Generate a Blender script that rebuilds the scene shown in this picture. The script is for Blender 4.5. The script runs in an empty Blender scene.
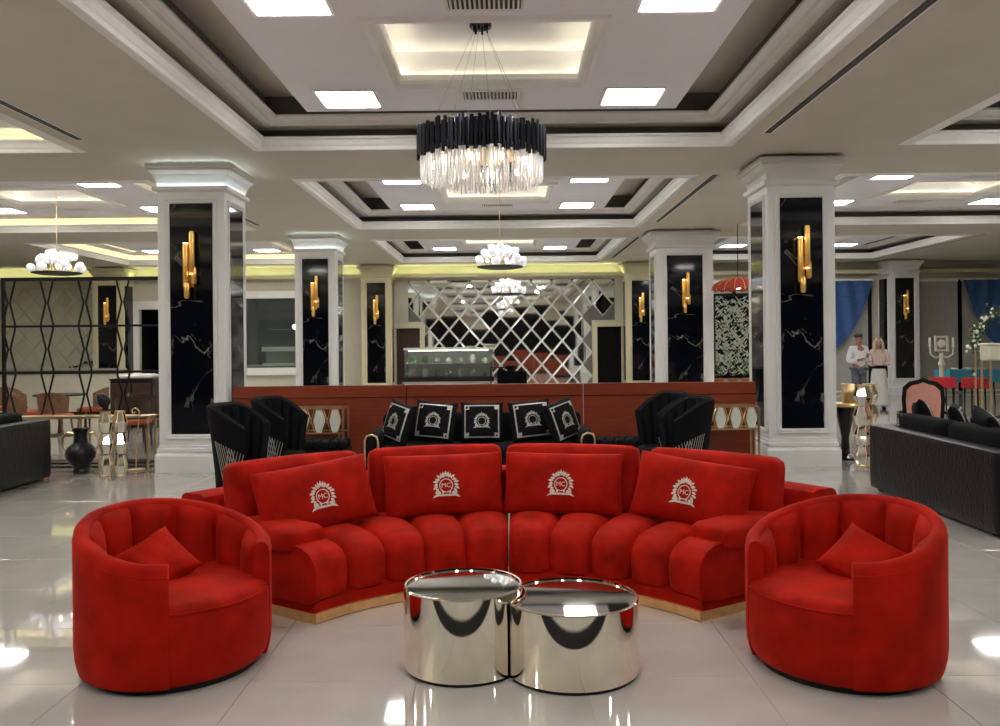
import bpy, bmesh, math, random
from math import sin, cos, pi, radians, sqrt, atan2
from mathutils import Vector, Matrix

random.seed(7)
scene = bpy.context.scene
COL = scene.collection

# ------------------------------------------------------------------ camera
F_PX, VPX, VPY, CAM_H, ROLL = 850.0, 506.0, 344.0, 1.6, radians(0.55)
cam_d = bpy.data.cameras.new('camera'); cam = bpy.data.objects.new('camera', cam_d)
COL.objects.link(cam)
cam.location = (0, 0, CAM_H); cam.rotation_euler = (pi / 2, ROLL, 0)
cam_d.sensor_fit = 'HORIZONTAL'; cam_d.sensor_width = 36.0; cam_d.lens = 36.0 * F_PX / 1000.0
cam_d.shift_x = (500 - VPX) / 1000.0; cam_d.shift_y = (VPY - 363) / 1000.0
cam_d.clip_end = 200
scene.camera = cam

# ------------------------------------------------------------------ world, exposure
world = bpy.data.worlds.new('world'); scene.world = world; world.use_nodes = True
world.node_tree.nodes['Background'].inputs[0].default_value = (0.02, 0.022, 0.028, 1)
world.node_tree.nodes['Background'].inputs[1].default_value = 1.0
scene.view_settings.view_transform = 'Standard'; scene.view_settings.look = 'None'
scene.view_settings.gamma = 1.0; scene.view_settings.use_curve_mapping = False
scene.view_settings.exposure = 1.28

PANEL_E, WARM_E, COOL_E, GREEN_E, BULB_E = 15.0, 3.6, 3.5, 6.0, 3.0

def at(px, py, d):
    """point at depth d (metres in front of the camera) seen at pixel px, py"""
    u, v = px - VPX, VPY - py
    return Vector(((u * cos(ROLL) + v * sin(ROLL)) / F_PX * d, d, CAM_H + (-u * sin(ROLL) + v * cos(ROLL)) / F_PX * d))
def ground(px, py, z=0.0):
    p = at(px, py, 1.0)
    return at(px, py, (z - CAM_H) / (p.z - CAM_H))

# ------------------------------------------------------------------ materials
def nodes_of(name):
    m = bpy.data.materials.new(name); m.use_nodes = True
    nt = m.node_tree; b = nt.nodes['Principled BSDF']
    return m, nt, b
def mat(name, col, rough=0.5, metal=0.0, var=0.0, scale=8.0, bump=0.0, bscale=40.0, spec=0.5, sheen=0.0, sheen_tint=(1, 1, 1), coat=0.0, trans=0.0, ior=1.5, sheen_rough=0.35):
    m, nt, b = nodes_of(name)
    b.inputs['Base Color'].default_value = (*col, 1); b.inputs['Roughness'].default_value = rough
    b.inputs['Metallic'].default_value = metal; b.inputs['Specular IOR Level'].default_value = spec
    b.inputs['IOR'].default_value = ior
    b.inputs['Sheen Weight'].default_value = sheen; b.inputs['Sheen Tint'].default_value = (*sheen_tint, 1); b.inputs['Sheen Roughness'].default_value = sheen_rough
    b.inputs['Coat Weight'].default_value = coat; b.inputs['Coat Roughness'].default_value = 0.05
    b.inputs['Transmission Weight'].default_value = trans
    tc = nt.nodes.new('ShaderNodeTexCoord')
    if var > 0:
        n = nt.nodes.new('ShaderNodeTexNoise'); n.inputs['Scale'].default_value = scale; n.inputs['Detail'].default_value = 4
        r = nt.nodes.new('ShaderNodeValToRGB')
        r.color_ramp.elements[0].position = 0.3; r.color_ramp.elements[1].position = 0.7
        r.color_ramp.elements[0].color = (*[max(0, c * (1 - var)) for c in col], 1)
        r.color_ramp.elements[1].color = (*[min(1, c * (1 + var)) for c in col], 1)
        nt.links.new(tc.outputs['Object'], n.inputs['Vector']); nt.links.new(n.outputs['Fac'], r.inputs['Fac'])
        nt.links.new(r.outputs['Color'], b.inputs['Base Color'])
    if bump > 0:
        n2 = nt.nodes.new('ShaderNodeTexNoise'); n2.inputs['Scale'].default_value = bscale; n2.inputs['Detail'].default_value = 3
        bp = nt.nodes.new('ShaderNodeBump'); bp.inputs['Strength'].default_value = bump; bp.inputs['Distance'].default_value = 0.01
        nt.links.new(tc.outputs['Object'], n2.inputs['Vector']); nt.links.new(n2.outputs['Fac'], bp.inputs['Height'])
        nt.links.new(bp.outputs['Normal'], b.inputs['Normal'])
    return m
def emit(name, col, strength):
    m, nt, b = nodes_of(name)
    b.inputs['Base Color'].default_value = (0.8, 0.8, 0.8, 1)
    b.inputs['Emission Color'].default_value = (*col, 1); b.inputs['Emission Strength'].default_value = strength
    return m

M = {}
M['white'] = mat('white_paint', (0.70, 0.70, 0.68), 0.35, var=0.03, scale=3)
M['ceiling'] = mat('ceiling_paint', (0.60, 0.56, 0.47), 0.7, var=0.03, scale=1.5)
M['raft'] = mat('raft_paint', (0.88, 0.87, 0.93), 0.6, var=0.02, scale=1.5)
M['cove_mid'] = mat('upper_cove_paint', (0.36, 0.34, 0.25), 0.8, var=0.05)
M['recess_dark'] = mat('cove_shade_and_backing', (0.16, 0.15, 0.13), 0.8, var=0.05)  # shade of the unlit coves put into the colour; also plain dark backings
M['moulding'] = mat('moulding_paint', (0.88, 0.87, 0.84), 0.4, var=0.02)
M['cream'] = mat('cream_paint', (0.66, 0.60, 0.40), 0.5, var=0.04, scale=2)
M['wall'] = mat('wall_paint', (0.60, 0.56, 0.45), 0.6, var=0.04, scale=2)
M['gold'] = mat('gold_metal', (1.0, 0.60, 0.17), 0.36, 1.0, var=0.05)
M['gold_pale'] = mat('pale_gold_metal', (0.82, 0.62, 0.34), 0.3, 1.0, var=0.05)
M['gold_trim'] = mat('gold_plinth', (0.80, 0.50, 0.22), 0.35, 0.75, var=0.1, scale=20)
M['chrome'] = mat('chrome', (0.93, 0.87, 0.76), 0.045, 1.0, bump=0.012, bscale=5)
M['mirror'] = mat('mirror_glass', (0.86, 0.87, 0.82), 0.03, 1.0)
M['mirror_dark'] = mat('smoked_mirror', (0.50, 0.49, 0.45), 0.03, 1.0)
M['bevel'] = mat('mirror_bevel', (0.86, 0.87, 0.82), 0.22, 0.35)
M['red'] = mat('red_velvet', (0.365, 0.0078, 0.0020), 0.7, var=0.30, scale=6.0, bump=0.08, bscale=22, spec=0.08, sheen=0.35, sheen_tint=(1, 0.12, 0.06), sheen_rough=0.35)
M['black_velvet'] = mat('black_velvet', (0.003, 0.003, 0.004), 0.8, var=0.3, scale=6, spec=0.15, sheen=0.03, sheen_tint=(0.3, 0.32, 0.4))
M['black_metal'] = mat('black_metal', (0.006, 0.006, 0.006), 0.45, 0.0, var=0.1, spec=0.25)
M['chand_black'] = mat('chandelier_black_metal', (0.018, 0.02, 0.028), 0.25, 0.6, var=0.15, scale=30)
M['black_wood'] = mat('black_lacquer', (0.012, 0.011, 0.010), 0.25, var=0.2)
M['dark_wood'] = mat('dark_wood', (0.045, 0.02, 0.012), 0.4, var=0.35, scale=10)
M['brown_wood'] = mat('brown_wood', (0.17, 0.085, 0.04), 0.45, var=0.3, scale=12)
M['orange'] = mat('orange_upholstery', (0.40, 0.07, 0.025), 0.7, var=0.15)
M['pink'] = mat('pink_fabric', (0.60, 0.28, 0.22), 0.7, var=0.1)
M['silver'] = mat('silver_thread', (0.42, 0.42, 0.38), 0.4, 0.3, var=0.12, scale=60)
M['thread'] = mat('white_embroidery', (0.74, 0.66, 0.56), 0.6, var=0.15, scale=90)
M['grout'] = mat('floor_grout', (0.40, 0.37, 0.33), 0.5, var=0.1)
M['vase'] = mat('dark_bronze', (0.022, 0.022, 0.022), 0.3, 0.5, var=0.4, scale=20, bump=0.3, bscale=30)
M['blue'] = mat('blue_curtain', (0.035, 0.10, 0.27), 0.75, var=0.15, sheen=0.2)
M['blind'] = mat('grey_blind', (0.40, 0.40, 0.36), 0.8, var=0.06)
M['cloth_red'] = mat('red_tablecloth', (0.55, 0.02, 0.03), 0.7, var=0.1)
M['cloth_blue'] = mat('blue_tablecloth', (0.03, 0.22, 0.32), 0.7, var=0.1)
M['porcelain'] = mat('white_porcelain', (0.75, 0.75, 0.72), 0.15)
M['counter_white'] = mat('counter_front', (0.66, 0.62, 0.50), 0.35, var=0.04)
M['skin'] = mat('skin', (0.32, 0.17, 0.11), 0.5, var=0.06)
M['skin_pale'] = mat('skin_light', (0.52, 0.32, 0.24), 0.5, var=0.06)
M['hair'] = mat('dark_hair', (0.012, 0.009, 0.008), 0.5, var=0.3, scale=60)
M['scarf'] = mat('cream_scarf', (0.60, 0.48, 0.34), 0.7, var=0.12, scale=20)
M['shirt'] = mat('white_shirt', (0.72, 0.72, 0.74), 0.7, var=0.05)
M['blouse'] = mat('pale_pink_top', (0.68, 0.52, 0.46), 0.7, var=0.06)
M['jeans'] = mat('grey_trousers', (0.10, 0.11, 0.14), 0.7, var=0.15)
M['white_cloth'] = mat('white_skirt', (0.62, 0.60, 0.56), 0.7, var=0.06)
M['leaf'] = mat('green_leaf', (0.05, 0.14, 0.04), 0.5, var=0.4, scale=10)
M['leaf_pale'] = mat('pale_leaf', (0.55, 0.60, 0.48), 0.3, var=0.25, scale=12)
M['petal'] = mat('white_petal', (0.75, 0.73, 0.66), 0.6, var=0.1)
M['umbrella'] = mat('red_shade', (0.42, 0.05, 0.03), 0.6, var=0.15)
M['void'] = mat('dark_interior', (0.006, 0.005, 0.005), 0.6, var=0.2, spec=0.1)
M['grille'] = mat('grille_dark', (0.03, 0.03, 0.035), 0.6)
M['terracotta'] = mat('terracotta', (0.42, 0.16, 0.05), 0.5, var=0.15)
M['panel_light'] = emit('panel_diffuser', (1.0, 0.98, 0.95), PANEL_E)
M['warm_led'] = emit('warm_led_strip', (1.0, 0.90, 0.58), WARM_E)
M['cool_led'] = emit('cool_led_strip', (0.86, 0.96, 1.0), COOL_E)
M['cool_led_dim'] = emit('dim_cool_led_strip', (0.86, 0.96, 1.0), COOL_E * .4)
M['green_led'] = emit('yellow_green_led_strip', (0.90, 0.97, 0.50), GREEN_E)
M['bulb'] = emit('bulb_glow', (1.0, 0.95, 0.88), BULB_E)
M['candle_bulb'] = emit('chandelier_bulb', (1.0, 0.88, 0.72), 15.0)
M['sconce_glow'] = emit('amber_glow', (1.0, 0.62, 0.22), 5.0)
M['crystal'] = mat('crystal', (0.97, 0.98, 1.0), 0.02, trans=0.42, ior=1.45, spec=0.9)
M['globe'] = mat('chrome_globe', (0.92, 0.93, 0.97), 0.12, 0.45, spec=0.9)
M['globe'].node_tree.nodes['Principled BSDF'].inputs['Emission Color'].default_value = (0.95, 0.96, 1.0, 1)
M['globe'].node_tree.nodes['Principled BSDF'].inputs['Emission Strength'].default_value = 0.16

def mk_glass():
    m, nt, b = nodes_of('showcase_glass')
    b.inputs['Base Color'].default_value = (0.85, 0.95, 0.90, 1); b.inputs['Roughness'].default_value = 0.03
    b.inputs['Transmission Weight'].default_value = 0.95; b.inputs['IOR'].default_value = 1.45
    return m
M['glass'] = mk_glass()

def mk_marble():
    m, nt, b = nodes_of('black_marble')
    b.inputs['Roughness'].default_value = 0.06; b.inputs['Specular IOR Level'].default_value = 0.4
    tc = nt.nodes.new('ShaderNodeTexCoord')
    n1 = nt.nodes.new('ShaderNodeTexNoise'); n1.inputs['Scale'].default_value = 1.1; n1.inputs['Detail'].default_value = 5; n1.inputs['Distortion'].default_value = 0.6
    sub = nt.nodes.new('ShaderNodeMath'); sub.operation = 'SUBTRACT'; sub.inputs[1].default_value = 0.5
    ab = nt.nodes.new('ShaderNodeMath'); ab.operation = 'ABSOLUTE'
    r1 = nt.nodes.new('ShaderNodeValToRGB')
    r1.color_ramp.elements[0].position = 0.0; r1.color_ramp.elements[0].color = (1, 1, 1, 1)
    r1.color_ramp.elements[1].position = 0.006; r1.color_ramp.elements[1].color = (0, 0, 0, 1)
    n2 = nt.nodes.new('ShaderNodeTexNoise'); n2.inputs['Scale'].default_value = 2.2; n2.inputs['Detail'].default_value = 2
    r2 = nt.nodes.new('ShaderNodeValToRGB'); r2.color_ramp.elements[0].position = 0.48; r2.color_ramp.elements[1].position = 0.68
    mul = nt.nodes.new('ShaderNodeMath'); mul.operation = 'MULTIPLY'
    mix = nt.nodes.new('ShaderNodeMix'); mix.data_type = 'RGBA'
    mix.inputs['A'].default_value = (0.003, 0.004, 0.007, 1); mix.inputs['B'].default_value = (0.42, 0.38, 0.33, 1)
    L = nt.links.new
    L(tc.outputs['Object'], n1.inputs['Vector']); L(n1.outputs['Fac'], sub.inputs[0]); L(sub.outputs[0], ab.inputs[0])
    L(ab.outputs[0], r1.inputs['Fac']); L(tc.outputs['Object'], n2.inputs['Vector']); L(n2.outputs['Fac'], r2.inputs['Fac'])
    L(r1.outputs['Color'], mul.inputs[0]); L(r2.outputs['Color'], mul.inputs[1]); L(mul.outputs[0], mix.inputs['Factor'])
    L(mix.outputs['Result'], b.inputs['Base Color'])
    return m
M['marble'] = mk_marble()

def mk_tile():
    m, nt, b = nodes_of('porcelain_tile')
    b.inputs['Roughness'].default_value = 0.045; b.inputs['Specular IOR Level'].default_value = 0.75
    b.inputs['Coat Weight'].default_value = 0.35; b.inputs['Coat Roughness'].default_value = 0.02
    tc = nt.nodes.new('ShaderNodeTexCoord'); oi = nt.nodes.new('ShaderNodeObjectInfo')
    n = nt.nodes.new('ShaderNodeTexNoise'); n.inputs['Scale'].default_value = 2.5; n.inputs['Detail'].default_value = 5
    r = nt.nodes.new('ShaderNodeValToRGB')
    r.color_ramp.elements[0].position = 0.3; r.color_ramp.elements[0].color = (0.43, 0.405, 0.375, 1)
    r.color_ramp.elements[1].position = 0.75; r.color_ramp.elements[1].color = (0.50, 0.475, 0.44, 1)
    add = nt.nodes.new('ShaderNodeVectorMath'); add.operation = 'ADD'
    L = nt.links.new
    L(tc.outputs['Object'], add.inputs[0]); L(oi.outputs['Location'], add.inputs[1]); L(add.outputs[0], n.inputs['Vector'])
    L(n.outputs['Fac'], r.inputs['Fac']); L(r.outputs['Color'], b.inputs['Base Color'])
    return m
M['tile'] = mk_tile()

def mk_redwood():
    m, nt, b = nodes_of('red_brown_veneer')
    b.inputs['Roughness'].default_value = 0.3
    tc = nt.nodes.new('ShaderNodeTexCoord'); mp = nt.nodes.new('ShaderNodeMapping'); mp.inputs['Scale'].default_value = (1, 1, 14)
    n = nt.nodes.new('ShaderNodeTexNoise'); n.inputs['Scale'].default_value = 3; n.inputs['Detail'].default_value = 6
    r = nt.nodes.new('ShaderNodeValToRGB')
    r.color_ramp.elements[0].position = 0.3; r.color_ramp.elements[0].color = (0.16, 0.026, 0.010, 1)
    r.color_ramp.elements[1].position = 0.75; r.color_ramp.elements[1].color = (0.24, 0.042, 0.015, 1)
    L = nt.links.new
    L(tc.outputs['Object'], mp.inputs['Vector']); L(mp.outputs['Vector'], n.inputs['Vector']); L(n.outputs['Fac'], r.inputs['Fac']); L(r.outputs['Color'], b.inputs['Base Color'])
    return m
M['redwood'] = mk_redwood()

def mk_croc():
    m, nt, b = nodes_of('black_croc_leather')
    b.inputs['Base Color'].default_value = (0.004, 0.004, 0.005, 1); b.inputs['Roughness'].default_value = 0.36; b.inputs['Specular IOR Level'].default_value = 0.35
    tc = nt.nodes.new('ShaderNodeTexCoord'); mp = nt.nodes.new('ShaderNodeMapping'); mp.inputs['Scale'].default_value = (1, 1, 0.6)
    v = nt.nodes.new('ShaderNodeTexVoronoi'); v.inputs['Scale'].default_value = 38
    bp = nt.nodes.new('ShaderNodeBump'); bp.inputs['Strength'].default_value = 0.35; bp.inputs['Distance'].default_value = 0.01
    L = nt.links.new
    L(tc.outputs['Object'], mp.inputs['Vector']); L(mp.outputs['Vector'], v.inputs['Vector']); L(v.outputs['Distance'], bp.inputs['Height']); L(bp.outputs['Normal'], b.inputs['Normal'])
    return m
M['croc'] = mk_croc()

# ------------------------------------------------------------------ mesh helpers
class MB:
    def __init__(s): s.v, s.f = [], []
    def add(s, vs, fs):
        o = len(s.v); s.v += [tuple(v) for v in vs]; s.f += [tuple(i + o for i in f) for f in fs]; return s
    def boxr(s, x0, x1, y0, y1, z0, z1):
        return s.add([(x0, y0, z0), (x1, y0, z0), (x1, y1, z0), (x0, y1, z0), (x0, y0, z1), (x1, y0, z1), (x1, y1, z1), (x0, y1, z1)],
                     [(3, 2, 1, 0), (4, 5, 6, 7), (0, 1, 5, 4), (1, 2, 6, 5), (2, 3, 7, 6), (3, 0, 4, 7)])
    def box(s, c, size, rot=None):
        hx, hy, hz = [k / 2 for k in size]; t = MB().boxr(-hx, hx, -hy, hy, -hz, hz)
        Rm = rot if rot is not None else Matrix.Identity(3); c = Vector(c)
        return s.add([Rm @ Vector(v) + c for v in t.v], t.f)
    def prism(s, poly, z0, z1):
        n = len(poly)
        vs = [(p[0], p[1], z0) for p in poly] + [(p[0], p[1], z1) for p in poly]
        return s.add(vs, [tuple(reversed(range(n))), tuple(range(n, 2 * n))] + [(i, (i + 1) % n, n + (i + 1) % n, n + i) for i in range(n)])
    def prism_y(s, poly, y0, y1):      # polygon in x,z extruded along y
        n = len(poly)
        vs = [(p[0], y0, p[1]) for p in poly] + [(p[0], y1, p[1]) for p in poly]
        return s.add(vs, [tuple(range(n)), tuple(reversed(range(n, 2 * n)))] + [(i, n + i, n + (i + 1) % n, (i + 1) % n) for i in range(n)])
    def rod(s, p0, p1, r0, r1=None, n=10):
        p0, p1 = Vector(p0), Vector(p1); r1 = r0 if r1 is None else r1
        d = (p1 - p0).normalized(); a = d.orthogonal().normalized(); b = d.cross(a)
        vs = [p0 + (a * cos(2 * pi * i / n) + b * sin(2 * pi * i / n)) * r0 for i in range(n)] + [p1 + (a * cos(2 * pi * i / n) + b * sin(2 * pi * i / n)) * r1 for i in range(n)]
        return s.add(vs, [tuple(reversed(range(n))), tuple(range(n, 2 * n))] + [(i, (i + 1) % n, n + (i + 1) % n, n + i) for i in range(n)])
    def tube(s, pts, r, n=8):
        pts = [Vector(p) for p in pts]; rings = []; a = None
        for i, p in enumerate(pts):
            d = (pts[min(i + 1, len(pts) - 1)] - pts[max(i - 1, 0)]).normalized()
            a = d.orthogonal().normalized() if a is None else (a - d * a.dot(d)).normalized()
            b = d.cross(a); rr = r[i] if isinstance(r, (list, tuple)) else r
            rings.append([p + (a * cos(2 * pi * k / n) + b * sin(2 * pi * k / n)) * rr for k in range(n)])
        vs = [v for R_ in rings for v in R_]; fs = []
        for i in range(len(pts) - 1):
            for k in range(n): fs.append((i * n + k, i * n + (k + 1) % n, (i + 1) * n + (k + 1) % n, (i + 1) * n + k))
        fs += [tuple(reversed(range(n))), tuple(range((len(pts) - 1) * n, len(pts) * n))]
        return s.add(vs, fs)
    def lathe(s, prof, n=32, c=(0, 0, 0), a0=0.0):
        c = Vector(c); m = len(prof); vs = []; fs = []
        for i in range(n):
            a = a0 + 2 * pi * i / n
            vs += [c + Vector((r * cos(a), r * sin(a), z)) for r, z in prof]
        for i in range(n):
            j = (i + 1) % n
            for k in range(m - 1): fs.append((i * m + k, j * m + k, j * m + k + 1, i * m + k + 1))
        if prof[0][0] > 1e-6: fs.append(tuple(reversed([i * m for i in range(n)])))
        if prof[-1][0] > 1e-6: fs.append(tuple(i * m + m - 1 for i in range(n)))
        return s.add(vs, fs)
    def grid(s, fn, nu, nv, cu=False, cv=False):
        U = nu if cu else nu + 1; Vn = nv if cv else nv + 1
        vs = [fn(i / nu, j / nv) for i in range(U) for j in range(Vn)]; fs = []
        for i in range(nu):
            for j in range(nv):
                i2, j2 = (i + 1) % U, (j + 1) % Vn
                fs.append((i * Vn + j, i2 * Vn + j, i2 * Vn + j2, i * Vn + j2))
        return s.add(vs, fs)
    def sphere(s, c, r, n=12, m=8, sc=(1, 1, 1)):
        c = Vector(c)
        return s.grid(lambda u, v: c + Vector((r * sc[0] * sin(pi * v) * cos(2 * pi * u), r * sc[1] * sin(pi * v) * sin(2 * pi * u), r * sc[2] * cos(pi * v))), n, m, cu=True)
    def rbox(s, c, size, rad, puff=(0, 0, 0), n=8, rot=None):
        """rounded box, puffed out on its faces"""
        c = Vector(c); h = Vector(size) / 2; Rm = rot if rot is not None else Matrix.Identity(3)
        def warp(t): return sin(t * pi / 2) * 0.55 + t * 0.45
        for ax in range(3):
            for sg in (-1, 1):
                b1, b2 = (ax + 1) % 3, (ax + 2) % 3
                def fn(u, v):
                    q = [0, 0, 0]; q[ax] = sg; q[b1] = warp(2 * u - 1); q[b2] = warp(2 * v - 1)
                    p = Vector([q[k] * h[k] for k in range(3)])
                    inn = Vector([max(-(h[k] - rad), min(h[k] - rad, p[k])) for k in range(3)])
                    d = p - inn
                    if d.length > 1e-9: p = inn + d.normalized() * rad
                    for k in range(3):
                        if puff[k]:
                            o1, o2 = (k + 1) % 3, (k + 2) % 3
                            p[k] += puff[k] * (p[k] / h[k]) * (1 - (p[o1] / h[o1]) ** 2) * (1 - (p[o2] / h[o2]) ** 2)
                    return Rm @ p + c
                t = MB().grid(fn, n, n)
                s.add(t.v, t.f if sg > 0 else [tuple(reversed(f)) for f in t.f])
        return s
    def ring(s, prof, hx, hy, c=(0, 0, 0)):
        """closed profile (inset, z) swept round a rectangle with mitred corners"""
        m = len(prof); vs = []; fs = []
        for sx, sy in ((-1, -1), (1, -1), (1, 1), (-1, 1)):
            vs += [(c[0] + sx * (hx - q), c[1] + sy * (hy - q), c[2] + z) for q, z in prof]
        for i in range(4):
            j = (i + 1) % 4
            for k in range(m): fs.append((i * m + k, j * m + k, j * m + (k + 1) % m, i * m + (k + 1) % m))
        return s.add(vs, fs)
    def mesh(s, name, m, smooth=False, weld=False):
        me = bpy.data.meshes.new(name); me.from_pydata(s.v, [], s.f)
        bm = bmesh.new(); bm.from_mesh(me)
        if weld: bmesh.ops.remove_doubles(bm, verts=bm.verts, dist=1e-5)
        bmesh.ops.recalc_face_normals(bm, faces=bm.faces)
        bm.to_mesh(me); bm.free()
        if m is not None: me.materials.append(M[m] if isinstance(m, str) else m)
        if smooth:
            me.shade_smooth(); me.set_sharp_from_angle(angle=radians(38))
        me.update()
        return me
    def build(s, name, m, parent=None, smooth=False, weld=None, loc=None):
        me = s.mesh(name, m, smooth, smooth if weld is None else weld)
        return place(name, me, parent, loc)

def place(name, me, parent=None, loc=None, rot=None):
    o = bpy.data.objects.new(name, me); COL.objects.link(o)
    if parent is not None: o.parent = parent
    if loc is not None: o.location = loc
    if rot is not None: o.rotation_euler = rot
    return o
def tag(o, label=None, cat=None, group=None, kind=None):
    if label: o['label'] = label
    if cat: o['category'] = cat
    if group: o['group'] = group
    if kind: o['kind'] = kind
    return o
def empty(name, loc=(0, 0, 0), rz=0.0, **kw):
    o = bpy.data.objects.new(name, None); COL.objects.link(o); o.location = loc; o.rotation_euler = (0, 0, rz)
    o.empty_display_size = 0.1
    return tag(o, **kw)
def copy_tree(o, loc=None, rz=None, parent=None, **kw):
    c = o.copy(); COL.objects.link(c); c.parent = parent
    if loc is not None: c.location = loc
    if rz is not None: c.rotation_euler = (0, 0, rz)
    for ch in list(o.children): copy_tree(ch, parent=c)
    return tag(c, **kw)
def rotz(a): return Matrix.Rotation(a, 3, 'Z')
def rotx(a): return Matrix.Rotation(a, 3, 'X')
def roty(a): return Matrix.Rotation(a, 3, 'Y')

# ================================================================== STRUCTURE
CEIL, XC, DX = 3.98, -0.14, 7.84
ROWS = (0.65, 7.70, 14.75, 21.80)
COLS = (XC - DX, XC, XC + DX)
HX, HY = 2.81, 2.55
X0, X1, Y0, Y1 = XC - 2 * DX - 0.1, XC + 2 * DX + 0.1, -2.95, 25.75

# --- floor: grout bed, single tiles near the camera, the far tiles joined
T = 0.8; TX0, TY0 = 0.36, 0.85
floor = tag(MB().boxr(X0, X1, Y0, Y1, -0.12, -0.004).build('floor', 'grout'), kind='structure', label='glossy beige porcelain tiled showroom floor')
tile_me = MB().add(*(lambda a, b, z: ([(-a, -a, -0.006), (a, -a, -0.006), (a, a, -0.006), (-a, a, -0.006), (-a, -a, z - 0.001), (a, -a, z - 0.001), (a, a, z - 0.001), (-a, a, z - 0.001), (-b, -b, z), (b, -b, z), (b, b, z), (-b, b, z)],
    [(0, 1, 5, 4), (1, 2, 6, 5), (2, 3, 7, 6), (3, 0, 4, 7), (4, 5, 9, 8), (5, 6, 10, 9), (6, 7, 11, 10), (7, 4, 8, 11), (8, 9, 10, 11)]))(T / 2 - 0.0012, T / 2 - 0.0025, 0.0)).mesh('floor_tile', 'tile')
far = MB()
ix0, ix1 = math.floor((X0 - TX0) / T), math.ceil((X1 - TX0) / T)
iy0, iy1 = math.floor((Y0 - TY0) / T), math.ceil((Y1 - TY0) / T)
for j in range(iy0, iy1):
    for i in range(ix0, ix1):
        xa, xb = max(X0, TX0 + i * T), min(X1, TX0 + (i + 1) * T); ya, yb = max(Y0, TY0 + j * T), min(Y1, TY0 + (j + 1) * T)
        if xb - xa < 0.02 or yb - ya < 0.02: continue
        full = xb - xa > T - 1e-4 and yb - ya > T - 1e-4
        cx, cy = (xa + xb) / 2, (ya + yb) / 2
        if full and 2.2 < cy < 10.8 and abs(cx) < 0.62 * cy + 0.7:
            place('floor_tile', tile_me, floor, (cx, cy, 0))
        else:
            g = 0.0012
            far.boxr(xa + g, xb - g, ya + g, yb - g, -0.006, 0)
tag(far.build('floor_tiles_beyond', 'tile', floor), kind='stuff')

# --- ceiling slab with a hole for each coffer, unseen lid added above to block world light
b = MB(); ys = [Y0] + [y + q * HY for y in ROWS for q in (-1, 1)] + [Y1]; xs = [X0] + [x + q * HX for x in COLS for q in (-1, 1)] + [X1]
for j in range(len(ys) - 1):
    for i in range(len(xs) - 1):
        if i % 2 == 1 and j % 2 == 1: continue
        b.boxr(xs[i], xs[i + 1], ys[j], ys[j + 1], CEIL, CEIL + 0.06)
ceiling = tag(b.build('ceiling', 'ceiling'), kind='structure', label='tan painted ceiling with stepped coffers')
tag(MB().boxr(X0, X1, Y0, Y1, CEIL + 0.75, CEIL + 0.85).build('light_block_lid', 'ceiling', ceiling))

def coffer_meshes(lit):
    ms = {}
    # outer moulding, crown-shaped
    ms['outer_moulding'] = MB().ring([(-0.10, 0.0), (-0.005, -0.025), (0.015, -0.02), (0.02, 0.02), (0.035, 0.035), (0.05, 0.09), (0.075, 0.105), (0.075, 0.13), (-0.02, 0.13), (-0.10, 0.05)], HX, HY).mesh('outer_moulding', 'moulding')
    ms['lower_cove'] = MB().ring([(-0.10, 0.05), (-0.14, 0.06), (-0.14, 0.245), (-0.11, 0.245), (-0.11, 0.06)], HX, HY).mesh('lower_cove', 'ceiling' if lit else 'recess_dark')  # unlit cove walls are coloured dark in place of shade
    ms['lower_soffit'] = MB().ring([(-0.14, 0.245), (-0.14, 0.27), (0.12, 0.27), (0.12, 0.245)], HX, HY).mesh('lower_soffit', 'ceiling')
    ms['inner_moulding'] = MB().ring([(0.10, 0.245), (0.20, 0.232), (0.215, 0.236), (0.225, 0.27), (0.25, 0.30), (0.275, 0.315), (0.275, 0.34), (0.18, 0.34), (0.10, 0.27)], HX, HY).mesh('inner_moulding', 'moulding')
    ms['upper_cove'] = MB().ring([(0.10, 0.27), (0.06, 0.27), (0.06, 0.60), (0.10, 0.60)], HX, HY).mesh('upper_cove', 'ceiling' if lit else 'recess_dark')  # same dark colour painted as shade where the cove has no strip
    ms['upper_soffit'] = MB().ring([(0.06, 0.60), (0.06, 0.64), (0.95, 0.64), (0.95, 0.60)], HX, HY).mesh('upper_soffit', 'ceiling')
    s = 0.75; rx, ry, hx, hy, z0, z1 = HX - s, HY - s, 0.95, 0.87, 0.236, 0.60
    r = MB()
    r.boxr(-rx, rx, hy, ry, z0, z1).boxr(-rx, rx, -ry, -hy, z0, z1).boxr(-rx, -hx, -hy, hy, z0, z1).boxr(hx, rx, -hy, hy, z0, z1)
    ms['raft'] = r.mesh('raft', 'raft')
    ms['recess_moulding'] = MB().ring([(-0.06, z0), (-0.05, z0 - 0.03), (0.0, z0 - 0.035), (0.02, z0 - 0.02), (0.05, z0 + 0.0), (0.07, z0 + 0.03), (0.07, z0 + 0.085), (0.055, z0 + 0.085), (0.055, z0 + 0.05), (0.0, z0 + 0.05), (0.0, z0)], hx, hy).mesh('recess_moulding', 'moulding')
    ms['recess_top'] = MB().boxr(-hx, hx, -hy, hy, 0.575, 0.60).mesh('recess_top', 'raft')
    ms['recess_led'] = MB().ring([(0.004, z0 + 0.052), (0.03, z0 + 0.052), (0.03, z0 + 0.062), (0.004, z0 + 0.062)], hx, hy).mesh('recess_led', 'warm_led')
    if lit:
        ms['lower_led'] = MB().ring([(-0.06, 0.131), (-0.02, 0.131), (-0.02, 0.141), (-0.06, 0.141)], HX, HY).mesh('lower_led', 'warm_led')
        ms['upper_led'] = MB().ring([(0.13, 0.341), (0.18, 0.341), (0.18, 0.351), (0.13, 0.351)], HX, HY).mesh('upper_led', 'warm_led')
    return ms
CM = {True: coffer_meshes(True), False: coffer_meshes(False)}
n = 0
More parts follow.
